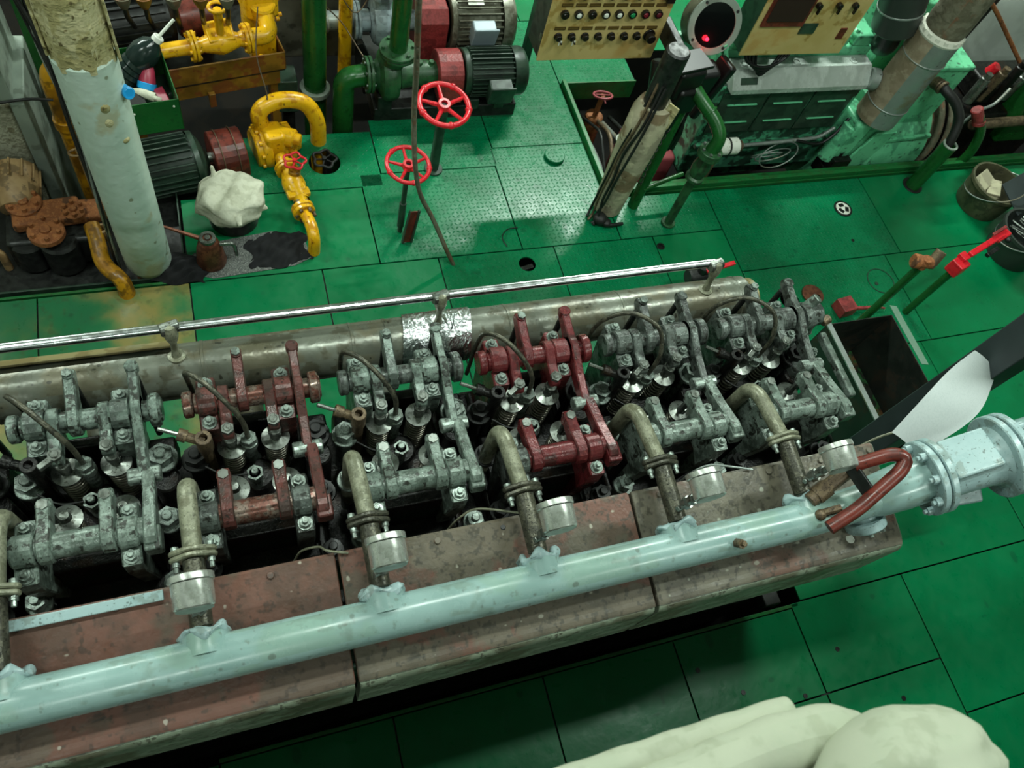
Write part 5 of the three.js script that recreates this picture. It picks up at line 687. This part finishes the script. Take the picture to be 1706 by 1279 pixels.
// diesel generator
{ const t = thing('generator_engine', 'teal green diesel generator engine with silver top cover', 'engine', [3.9, -.5, -3.8]);
  part('silver_cover', [slab([[-3.66, .45], [-3.66, .74], [-3.56, .74], [-3.475, .635], [-3.475, .6], [-3.6, .6], [-3.6, .45]], 1.12, 'zy', [3.8, 0, 0], .006)], K.silver, t);
  for (const x of [3.33, 3.75, 4.22]) part('cover_boss', ring([x, .738, -3.61], [x, .746, -3.61], .032, .02, 20), K.silver, t);
  part('type_plate', bx(.13, .004, .045, 3.36, .68, -3.508, .001, .89, 0, 0), K.greenDark, t);
  part('crankcase', [lim(3.2, 4.4, -.2, .62, -4.2, -3.535, .02), lim(3.3, 4.35, -.35, -.2, -4.1, -3.6, .03), lim(3.22, 4.38, .06, .1, -3.56, -3.5, .01)], K.tealOily, t);
  for (let k = 0; k < 3; k++) { const x = 3.24 + k * .375; const d = part('crankcase_door', lim(x, x + .36, .2, .56, -3.535, -3.52, .008), K.greenDark, t); sub('louvre', [lim(x + .06, x + .3, .46, .47, -3.522, -3.51, .003)], K.teal, d); sub('louvre', [lim(x + .06, x + .3, .3, .31, -3.522, -3.51, .003)], K.teal, d); }
  for (let k = 0; k < 6; k++) part('rocker_cover', [bx(.16, .1, .22, 3.3 + k * .195, .84, -3.78, .03), ...[-.06, .06].map(d => rod([3.3 + k * .195 + d, .88, -3.72], [3.3 + k * .195 + d, .905, -3.72], .014, 10))], K.teal, t);
  part('head', [lim(3.2, 4.38, .6, .8, -3.95, -3.67, .02)], K.teal, t);
  part('fuel_rail', [pipe([[3.3, .14, -3.44], [3.9, .16, -3.44], [4.2, .18, -3.44], [4.32, .24, -3.47]], .014, .05, 30, 10)], K.galv, t); part('fuel_hose', cord([[4.0, .18, -3.42], [4.2, .16, -3.4], [4.3, .22, -3.42], [4.38, .34, -3.46]], .012, 20, 8), K.black, t);
  part('end_housing', [rod([4.42, -.1, -3.75], [4.62, -.1, -3.75], .4, 30), bx(.16, .34, .3, 4.45, .2, -3.5, .03, 0, 0, -.1), slab([[4.36, -.12], [4.36, .2], [4.5, .42], [4.74, .42], [4.74, .2], [4.62, -.12]], .1, 'xy', [0, 0, -3.42], .01), rod([4.34, .0, -3.4], [4.4, .32, -3.42], .06, 20)], K.teal, t);
  part('bracket_plate', [slab([[4.52, .08], [4.6, .3], [4.78, .3], [4.72, .05], [4.62, -.1], [4.5, -.1]], .02, 'xy', [0, 0, -3.34], .005)], K.teal, t);
  part('mounting_foot', [lim(4.36, 4.52, -.05, .06, -3.44, -3.3, .01), lim(4.34, 4.54, -.15, -.04, -3.46, -3.26, .01), rod([4.43, .05, -3.37], [4.43, .16, -3.37], .016, 10), hex([4.43, .06, -3.37], [4.43, .09, -3.37], .03), lim(4.6, 4.85, -.2, -.12, -3.5, -3.3, .01)], K.oily, t);
  const a = thing('alternator', 'teal green alternator casing with square terminal box on top', 'generator', [5, -.5, -3.7]);
  part('casing', [rod([4.66, .0, -3.72], [5.25, .0, -3.72], .4, 36)], K.teal, a); part('terminal_box', [lim(4.74, 5.14, .22, .78, -3.74, -3.44, .01)], K.teal, a); part('box_lid', lim(4.725, 5.155, .775, .81, -3.76, -3.425, .012), K.teal, a); part('edge_bar', [bx(.5, .03, .03, 4.93, .2, -3.36, .006, 0, 0, .06)], K.teal, a);
  part('end_guard', [torus(.36, .025, 5.27, .05, -3.7, 0, 1.57), torus(.39, .02, 5.33, .05, -3.7, 0, 1.57), rod([5.24, .0, -3.72], [5.32, .0, -3.72], .34, 30)], K.lagOld, a);
  const h = thing('rubber_hose', 'black rubber hose curving from teal terminal box into the green stub pipe', 'hose', [4.95, .3, -3.25]); part('gland', [rod([4.88, .68, -3.44], [4.885, .7, -3.37], .045, 20), rod([4.885, .7, -3.37], [4.89, .7, -3.35], .05, 20)], K.brassOld, h); part('tube', cord([[4.885, .7, -3.4], [4.9, .7, -3.32], [4.97, .66, -3.24], [5.02, .58, -3.16], [5.01, .46, -3.09], [5.0, .36, -3.06]], .034, 40, 14), K.rubber, h); }
{ const t = thing('stub_pipe', 'bright green open pipe stub standing on the floor by the coaming', 'pipe', [5, 0, -3.06]); part('tube', [ring([5.0, 0, -3.06], [5.0, .44, -3.06], .056, .044, 26)], K.green, t); part('end_ring', ring([5.0, .436, -3.06], [5.0, .446, -3.06], .058, .042, 26), K.greyPaint, t); part('base', ring([5, 0, -3.06], [5, .008, -3.06], .08, .05, 24), K.dark, t); }
{ const X = 4.56, Z = -3.42, t = thing('exhaust_pipe', 'grey sheet metal clad exhaust trunk with ragged lagging at the top', 'exhaust pipe', [X, .3, Z]); const r = .155;
  const half = (a0, m, nm, y0, y1) => part(nm, [(() => { const g = new THREE.CylinderGeometry(r, r, y1 - y0, 20, 1, true, a0, Math.PI); g.translate(X, (y0 + y1) / 2, Z); return g; })()], m, t);
  K.galv.side = K.lagBrown.side = THREE.DoubleSide;
  half(-.85, K.galv, 'cladding', .4, 1.12); half(-.85 + Math.PI, K.lagBrown, 'cladding', .4, 1.12);
  for (const y of [.55, .95]) part('seam_ring', torus(r + .002, .005, X, y, Z, 1.5708, 0, 0, 36, 6), K.galv, t);
  part('bottom', rod([X, .4, Z], [X, .41, Z], r, 30), K.lagBrown, t); part('ragged_collar', [lat([X, 1.1, Z], [X, 1.16, Z], [[r - .002, 0], [r + .006, .02], [r - .005, .05], [r - .03, .06]], 30), ...Array.from({ length: 16 }, (_, k) => bx(.03, .035, .012, X + (r - .004) * Math.sin(k * .39), 1.135, Z + (r - .004) * Math.cos(k * .39), .004, 0, k * .39, 0))], K.whiteCloth, t);
  part('lagging', lat([X, 1.1, Z], [X + .02, 2.2, Z], [[.13, 0], [.142, .1], [.135, .4], [.14, .8], [.135, 1.1]], 30), K.lagOld, t);
  part('flange', [rod([4.42, .66, -3.5], [4.36, .66, -3.52], .075, 24), rod([4.55, .6, -3.45], [4.4, .66, -3.51], .06, 20)], K.galv, t); }
{ const t = thing('intake_silencer', 'dark round air intake silencer above the generator end', 'silencer', [4.3, .8, -3.64]); part('drum', [rod([4.36, 1.0, -3.6], [4.2, 1.6, -3.68], .15, 32)], K.bucketDark, t); for (const k of [.25, .6]) part('band', ring([4.36 - .16 * k, 1.0 + .6 * k, -3.6 - .08 * k], [4.357 - .16 * k, 1.012 + .6 * k, -3.602 - .08 * k], .1535, .14, 32), K.galv, t); part('duct', [pipe([[4.36, 1.02, -3.6], [4.42, .86, -3.62], [4.5, .78, -3.72]], .08, .08, 20, 18)], K.black, t); }
{ const t = thing('breaker_box', 'teal green switch box behind the clad exhaust pipe', 'box', [4.85, .4, -4.0]); part('case', lim(4.66, 5.05, .42, 1.0, -4.2, -3.82, .01), K.teal, t); part('lid', lim(4.65, 5.06, 1.0, 1.03, -4.21, -3.81, .008), K.teal, t); part('arm', bx(.14, .02, .5, 4.72, 1.2, -3.9, .004, -.35, .2, 0), K.teal, t); part('arm_stay', lim(4.7, 4.74, 1.0, 1.25, -4.05, -4.01, .003), K.teal, t); }
{ const t = thing('fuel_filter', 'white cylindrical fuel filter lying in front of the generator', 'filter', [3.35, .15, -3.33]); part('canister', [rod([3.2, .27, -3.33], [3.4, .27, -3.33], .058, 24)], K.whitePaint, t); part('band', ring([3.31, .27, -3.33], [3.325, .27, -3.33], .0605, .05, 24), K.dark, t); part('head', [rod([3.4, .27, -3.33], [3.43, .27, -3.33], .04, 16), rod([3.12, .27, -3.33], [3.2, .27, -3.33], .03, 12), lim(3.22, 3.28, -.2, .23, -3.36, -3.3, .01)], K.brassOld, t); }
one('wire_coil', 'loose coil of thin pale wire hanging in front of the generator', 'wire', [0, 1, 2].map(k => torus(.11 + .015 * k, .0045, 3.74 + .03 * k, .12 + .02 * k, -3.36 + .02 * k, .6 + .2 * k, .3 * k, 0)), K.galv);
one('cable_loop', 'black cable loops hanging below the right control panel', 'cable', [0, 1, 2, 3].map(k => cord([[3.22 + .03 * k, .93, -3.56], [3.26 + .03 * k, .84 - .015 * k, -3.52], [3.4, .8 - .02 * k, -3.5], [3.55 - .02 * k, .84 - .01 * k, -3.53], [3.62 - .03 * k, .93, -3.57]], .011, 26, 7)), K.black);
// far right clutter
one('red_pipe', 'long straight red pipe rising at the right behind the generator', 'pipe', [rod([5.3, .2, -3.95], [5.35, 1.8, -3.9], .03, 14)], K.red);
one('black_conduit', 'black straight conduit beside the red pipe', 'pipe', [rod([5.5, .3, -3.95], [5.55, 1.9, -3.9], .022, 12)], K.rubber);
one('brown_pipe', 'thin brown pipe branching from the red pipe', 'pipe', [pipe([[5.4, 1.0, -3.9], [5.55, .9, -3.85], [6.1, .5, -3.7]], .016, .05, 20, 8)], K.rust);
{ const n = 20, P = [], I = []; for (let i = 0; i <= n; i++) for (let j = 0; j <= n; j++) { const u = i / n, v = j / n; P.push(5.35 + u * 1.6, .2 + v * 1.2, -3.98 + .06 * Math.sin(u * 9 + v * 4) + .05 * Math.sin(v * 7 - u * 3) - .75 * v); } for (let i = 0; i < n; i++) for (let j = 0; j < n; j++) { const q = i * (n + 1) + j; I.push(q, q + n + 1, q + 1, q + 1, q + n + 1, q + n + 2); } const g = new THREE.BufferGeometry(); g.setAttribute('position', new THREE.Float32BufferAttribute(P, 3)); g.setIndex(I); g.computeVertexNormals(); K.tarp.side = THREE.DoubleSide; one('tarpaulin', 'grey creased tarpaulin hanging behind the red pipe', 'tarpaulin', g, K.tarp); }
{ const t = thing('auxiliary_engine', 'dark cluttered auxiliary engine at the right behind the buckets', 'engine', [5.9, -.5, -3.6]);
  part('block', [lim(5.55, 6.6, -.5, .25, -3.95, -3.5, .03), lim(5.7, 6.5, .25, .45, -3.9, -3.6, .03)], K.oily, t); for (let k = 0; k < 5; k++) part('fitting', [rod([5.62 + .13 * k, .3, -3.6 - .03 * (k % 2)], [5.64 + .13 * k, .52 + .05 * (k % 3), -3.62], .04, 14), hex([5.64 + .13 * k, .5 + .05 * (k % 3), -3.62], [5.64 + .13 * k, .56 + .05 * (k % 3), -3.62], .03)], [K.steel, K.brassOld, K.oily][k % 3], t); part('oil_line', cord([[5.55, .1, -3.45], [5.5, .25, -3.42], [5.55, .38, -3.42], [5.7, .42, -3.45], [5.8, .52, -3.5]], .012, 24, 7), K.galv, t); part('side_pipe', [rod([5.55, .28, -3.38], [6.4, .3, -3.38], .04, 16)], K.brassOld, t); part('green_case', lim(6.05, 6.7, .0, .5, -3.72, -3.42, .03), K.green, t); part('red_cap', rod([5.72, .5, -3.7], [5.74, .58, -3.68], .04, 14), K.red, t); }
one('bent_vent', 'green bent vent pipe with dull red socket', 'pipe', [pipe([[5.58, -.3, -3.27], [5.6, .12, -3.24], [5.57, .3, -3.28], [5.47, .42, -3.33]], .036, .08, 40, 14)], K.green);
one('red_socket', 'dull red pipe socket clamped on the green bent vent', 'socket', [rod([5.49, .38, -3.32], [5.42, .47, -3.36], .044, 16), ring([5.5, .36, -3.31], [5.49, .385, -3.32], .048, .03, 16)], K.guard);
{ const t = thing('deck_valve', 'black valve with a red lever standing behind the handrail end', 'valve', [2.72, 0, -2.35]); part('body', [rod([2.72, 0, -2.35], [2.72, .2, -2.35], .045, 18), rod([2.64, .2, -2.35], [2.8, .2, -2.35], .055, 18), rod([2.72, .2, -2.35], [2.72, .3, -2.35], .03, 14)], K.dark, t); part('lever', [bx(.2, .018, .03, 2.82, .31, -2.33, .005, 0, .1, .15)], K.red, t); }
// buckets
const bucket = (label, x, z, r, h, m) => { const t = thing('bucket', label, 'bucket', [x, 0, z]); part('shell', lat([x, .002, z], [x, h, z], [[0, 0], [r * .88, 0], [r * .9, .01], [r, h - .03], [r * 1.05, h - .025], [r * 1.05, h], [r * .97, h], [r * .84, .02], [0, .02]], 36), m, t); part('handle', (() => { const g = torus(r * 1.05, .005, x, h - .03, z, 1.2, .3, 0, 40, 6); return g; })(), K.galv, t); return t; };
bucket('olive bucket holding crumpled paper and rubbish', 5.5, -2.83, .2, .24, K.bucket);
one('crumpled_paper', 'crumpled dirty paper and plastic heaped in the olive bucket', 'rubbish', [bx(.2, .02, .12, 5.45, .2, -2.9, .005, .3, .4, -.2), bx(.16, .015, .1, 5.5, .19, -2.83, .004, -.3, .9, .3), bx(.14, .02, .14, 5.43, .15, -2.8, .004, .2, .2, .4)], K.cardboard);
one('board_scrap', 'dark board leaning out of the olive bucket', 'board', [bx(.32, .012, .26, 5.62, .26, -2.7, .003, .35, .3, -.1)], K.pillar);
bucket('dark green bucket full of steel rods', 5.5, -2.36, .21, .25, K.bucketDark);
for (let k = 0; k < 10; k++) { const r = rng(500 + k); one('steel_rod', 'bright thin steel rod lying in the dark green bucket', 'rod', [rod([5.36 + .2 * r(), .19 + .012 * k * .5, -2.52 + .08 * r()], [5.42 + .2 * r(), .2 + .008 * k, -2.22 - .06 * r()], .0065, 8)], K.steel, 'steel rods in the dark bucket'); }
// deck fittings on the right
{ const t = thing('deck_drain', 'white round drain cover with three dark slots in the floor', 'drain', [4.261, 0, -2.904]); part('frame', ring([4.261, 0, -2.904], [4.261, .008, -2.904], .072, .058, 30), K.black, t); part('cover', rod([4.261, 0, -2.904], [4.261, .007, -2.904], .058, 30), K.whitePaint, t); for (let k = 0; k < 3; k++) { const a = k * 2.094 + .4; part('slot', bx(.045, .002, .03, 4.261 + .03 * Math.cos(a), .0075, -2.904 + .03 * Math.sin(a), .0008, 0, -a + 1.57, 0), K.black, t); } }
one('rusty_disc', 'round rusty steel lid lying beside the dark floor hole', 'lid', [slab([...arc(0, 0, .078, 0, 6.2, 30)], .014, 'xz', [3.64, .012, -2.215], .002, [[.035, .02, .013]])], K.copper);
{ const t = thing('red_scraper', 'red box-headed tool with a thin handle lying on the floor', 'tool', [3.83, 0, -2.06]); part('head', [bx(.12, .085, .11, 3.81, .043, -2.07, .006, 0, .12, 0)], K.guard, t); part('handle', [bx(.2, .02, .022, 3.96, .03, -2.05, .005, 0, -.08, 0), rod([4.05, .03, -2.045], [4.14, .02, -2.03], .007, 8)], K.guard, t); }
one('hatch_ring', 'thin round hatch joint set in the green floor', 'hatch', [ring([4.246, 0, -2.257], [4.246, .004, -2.257], .105, .099, 40), rod([4.2, 0, -2.24], [4.2, .004, -2.24], .014, 14)], K.greenDark);
for (const [x, z] of [[4.2, -2.62], [2.72, -.05], [2.43, .12], [2.98, .27], [2.1, .02], [1.9, -.14]]) one('plate_bolt', 'small dark countersunk screw in a floor plate', 'screw', [ring([x, 0, z], [x, .003, z], .013, .006, 14), rod([x, -.004, z], [x, .0015, z], .008, 12)], K.black, 'countersunk floor screws');
// green poles, steel bin, pillar, paper
{ const t = thing('sounding_pipe', 'olive green sounding pipe with rusty valve fitting on top', 'pipe', [3.655, 0, -1.838]); part('tube', rod([3.655, 0, -1.838], [3.662, .86, -1.84], .024, 16), K.green, t); part('fitting', [rod([3.62, .88, -1.86], [3.71, .885, -1.83], .036, 18), rod([3.665, .84, -1.84], [3.665, .92, -1.84], .03, 16), rod([3.60, .88, -1.865], [3.64, .88, -1.85], .042, 18)], K.rust, t); part('socket', [ring([3.71, .88, -1.83], [3.745, .95, -1.86], .032, .019, 20), rod([3.7, .86, -1.825], [3.72, .9, -1.84], .032, 16)], K.brassOld, t); }
{ const t = thing('lever_valve', 'green pipe with a bright red lever valve on top', 'valve', [4.305, 0, -1.985]); part('tube', rod([4.305, 0, -1.985], [4.308, .5, -1.987], .024, 16), K.green, t); part('valve_block', [bx(.1, .1, .09, 4.31, .53, -1.99, .012, 0, .3, 0), bx(.06, .03, .06, 4.33, .59, -2.02, .006, 0, .3, 0)], K.red, t); part('lever', [bx(.3, .025, .04, 4.5, .64, -2.06, .008, 0, .3, .2), bx(.12, .03, .06, 4.63, .66, -2.1, .01, 0, .3, .2)], K.red, t); part('lock', [bx(.1, .03, .03, 4.53, .62, -2.01, .006, 0, .3, .2), ball(.02, 4.66, .66, -2.06)], K.dark, t); part('grip', [bx(.12, .012, .02, 4.6, .69, -2.12, .004, 0, .3, .2)], K.guard, t); }
{ const t = thing('steel_bin', 'dark open steel bin with oily green inside beside the engine end', 'bin', [3.48, 0, -1.42]); const x0 = 3.24, x1 = 3.72, z0 = -1.76, z1 = -1.06, h = .45;
  part('side_panel', lim(x0, x0 + .006, 0, h, z0, z1, .002), K.binSteel, t); part('side_panel', lim(x1 - .006, x1, 0, h, z0, z1, .002), K.binSteel, t); part('back_panel', lim(x0, x1, 0, h, z0, z0 + .006, .002), K.binSteel, t); part('front_panel', lim(x0, x1, 0, h, z1 - .006, z1, .002), K.binSteel, t); part('bottom', lim(x0, x1, .004, .012, z0, z1, .002), K.binGreen, t);
  part('rim', lim(x0 - .014, x0 + .02, h, h + .012, z0, z1, .002), K.galv, t); part('lip', bx(.075, .006, .42, x1 + .045, h - .005, -1.61, .002, 0, 0, -.35), K.binPale, t); part('clutter', [rod([3.36, .25, -1.66], [3.4, .3, -1.6], .03, 12), bx(.08, .04, .05, 3.45, .04, -1.4, .01, .2, .5, 0), bx(.2, .15, .1, 3.35, .09, -1.68, .01)], K.dark, t); }
{ const t = thing('square_pillar', 'dark slate square pillar standing behind the engine end', 'pillar', [3.06, 0, -.96]); part('shaft', [bx(.155, 3.4, .155, 3.06, 1.7, -.96, .008)], K.pillar, t); part('foot', bx(.19, .02, .19, 3.06, .01, -.96, .004), K.pillar, t); }
{ const n = 20, P = [], I = [], A = V(2.43, 1.42, -.72), B = V(2.95, 1.53, -.975), down = V(.132, -.02, .104); for (let i = 0; i <= n; i++) for (let j = 0; j <= 10; j++) { const u = i / n, v = j / 10, p = A.clone().lerp(B, u).addScaledVector(down, (v - .3) * (.5 + .9 * Math.sin(Math.PI * (.15 + .7 * u)))); p.y += .05 * Math.sin(u * 3.4) - .05 * v * v + .02 * Math.sin(u * 6); P.push(p.x, p.y, p.z); } for (let i = 0; i < n; i++) for (let j = 0; j < 10; j++) { const q = i * 11 + j; I.push(q, q + 1, q + 11, q + 1, q + 12, q + 11); } const g = new THREE.BufferGeometry(); g.setAttribute('position', new THREE.Float32BufferAttribute(P, 3)); g.setIndex(I); g.computeVertexNormals(); one('paper_sheet', 'curled white paper sheet tied in front of the slate pillar', 'paper', g, K.paper); }
one('signal_wire', 'pale thin wire looping from the bin rim to the engine cover', 'wire', [cord([[2.85, 1.18, -.83], [2.6, 1.1, -.83], [2.42, 1.1, -.78], [2.33, 1.2, -.7], [2.25, 1.4, -.66], [2.2, 1.54, -.62]], .006, 40, 6)], K.elbow);
one('tie_wire', 'thin dark wire hanging from the paper corner', 'wire', [cord([[2.5, 1.38, -.71], [2.47, 1.2, -.7], [2.45, 1.05, -.68], [2.4, .95, -.7]], .004, 20, 5)], K.black);
{ const t = thing('cable_bundle', 'thin loose cables hanging at the engine end below the last rocker gear', 'cables', [2.28, .6, -.87]); for (let k = 0; k < 6; k++) { const r = rng(700 + k), d = () => (r() - .5) * .06; part('cable', [cord([[2.18 + d(), 1.3, -.88 + d()], [2.26 + d(), 1.2, -.85 + d()], [2.32 + d(), 1.0, -.85 + d()], [2.3 + d(), .6, -.9 + d()]], .008 + .004 * r(), 20, 6)], k === 2 ? K.redPlastic : k === 4 ? K.galv : K.rubber, t); } }
{ const t = thing('governor_end', 'grey casting with bolts and linkage at the end of the last cylinder head', 'governor', [2.16, 1.0, -1.2]); part('casing', [bx(.13, .3, .26, 2.17, 1.27, -1.2, .03), rod([2.17, 1.4, -1.27], [2.17, 1.55, -1.28], .06, 18), rod([2.11, 1.53, -1.28], [2.235, 1.53, -1.28], .05, 18)], K.gearWorn, t); for (let k = 0; k < 6; k++) part('bolt', boltUp(2.12 + .05 * (k % 3), 1.41 + .03 * (k % 2), -1.16 - .09 * Math.floor(k / 3), .016, .02), K.bolt, t); part('linkage', bx(.03, .04, .3, 2.225, 1.5, -1.05, .01), K.gearPale, t); part('knob', rod([2.16, 1.54, -1.3], [2.2, 1.61, -1.31], .022, 12), K.gearPale, t); part('brass_plug', rod([2.24, 1.52, -1.24], [2.275, 1.53, -1.25], .02, 14), K.brassOld, t); }
// canvas wrapped pipe close to the camera
{ const t = thing('wrapped_pipe', 'canvas wrapped pipe and swollen joint on the gallery edge', 'pipe', [.9, 2.341, .25]);
  const tube = (pts, r0, r1, seed, nn = 60) => { const c = new THREE.CatmullRomCurve3(pts.map(p => V(...p))), g = new THREE.TubeGeometry(c, nn, 1, 24, false), p = g.attributes.position; for (let i = 0; i <= nn; i++) { const o = c.getPointAt(i / nn), s = i / nn; for (let j = 0; j <= 24; j++) { const k = i * 25 + j, v = V(p.getX(k), p.getY(k), p.getZ(k)).sub(o).normalize(); const R = (r0 + (r1 - r0) * s) * (1 + .03 * Math.sin(s * 60 + seed) + .03 * Math.sin(j / 24 * 12.566 + s * 9 + seed)); p.setXYZ(k, o.x + v.x * R, o.y + v.y * R, o.z + v.z * R); } } g.computeVertexNormals(); return norm(g); };
  part('thin_wrap', [tube([[-.1, 2.58, .08], [.3, 2.6, .062], [.6, 2.61, .06], [.8, 2.61, .06]], .026, .03, 1)], K.canvas, t);
  part('thick_wrap', [tube([[-.1, 2.6, .16], [.3, 2.62, .13], [.55, 2.64, .11], [.74, 2.65, .1], [.84, 2.64, .11], [.9, 2.6, .13]], .036, .05, 3)], K.canvas, t);
  const g = new THREE.SphereGeometry(1, 40, 28), p = g.attributes.position; for (let i = 0; i < p.count; i++) { const x = p.getX(i), y = p.getY(i), z = p.getZ(i), w = 1 + .03 * Math.sin(x * 7 + z * 5) + .02 * Math.sin(z * 13); p.setXYZ(i, .9 + x * .175 * w, 2.71 + y * .11 * w, .2 + z * .11 * w); } g.computeVertexNormals();
  part('joint_wrap', g, K.canvas, t); part('bracket', [rod([.88, 2.36, .3], [.88, 2.68, .24], .03, 14), lim(.8, .92, 2.341, 2.37, .26, .9, .005)], K.greenDark, t); }
renderer.render(scene, camera);
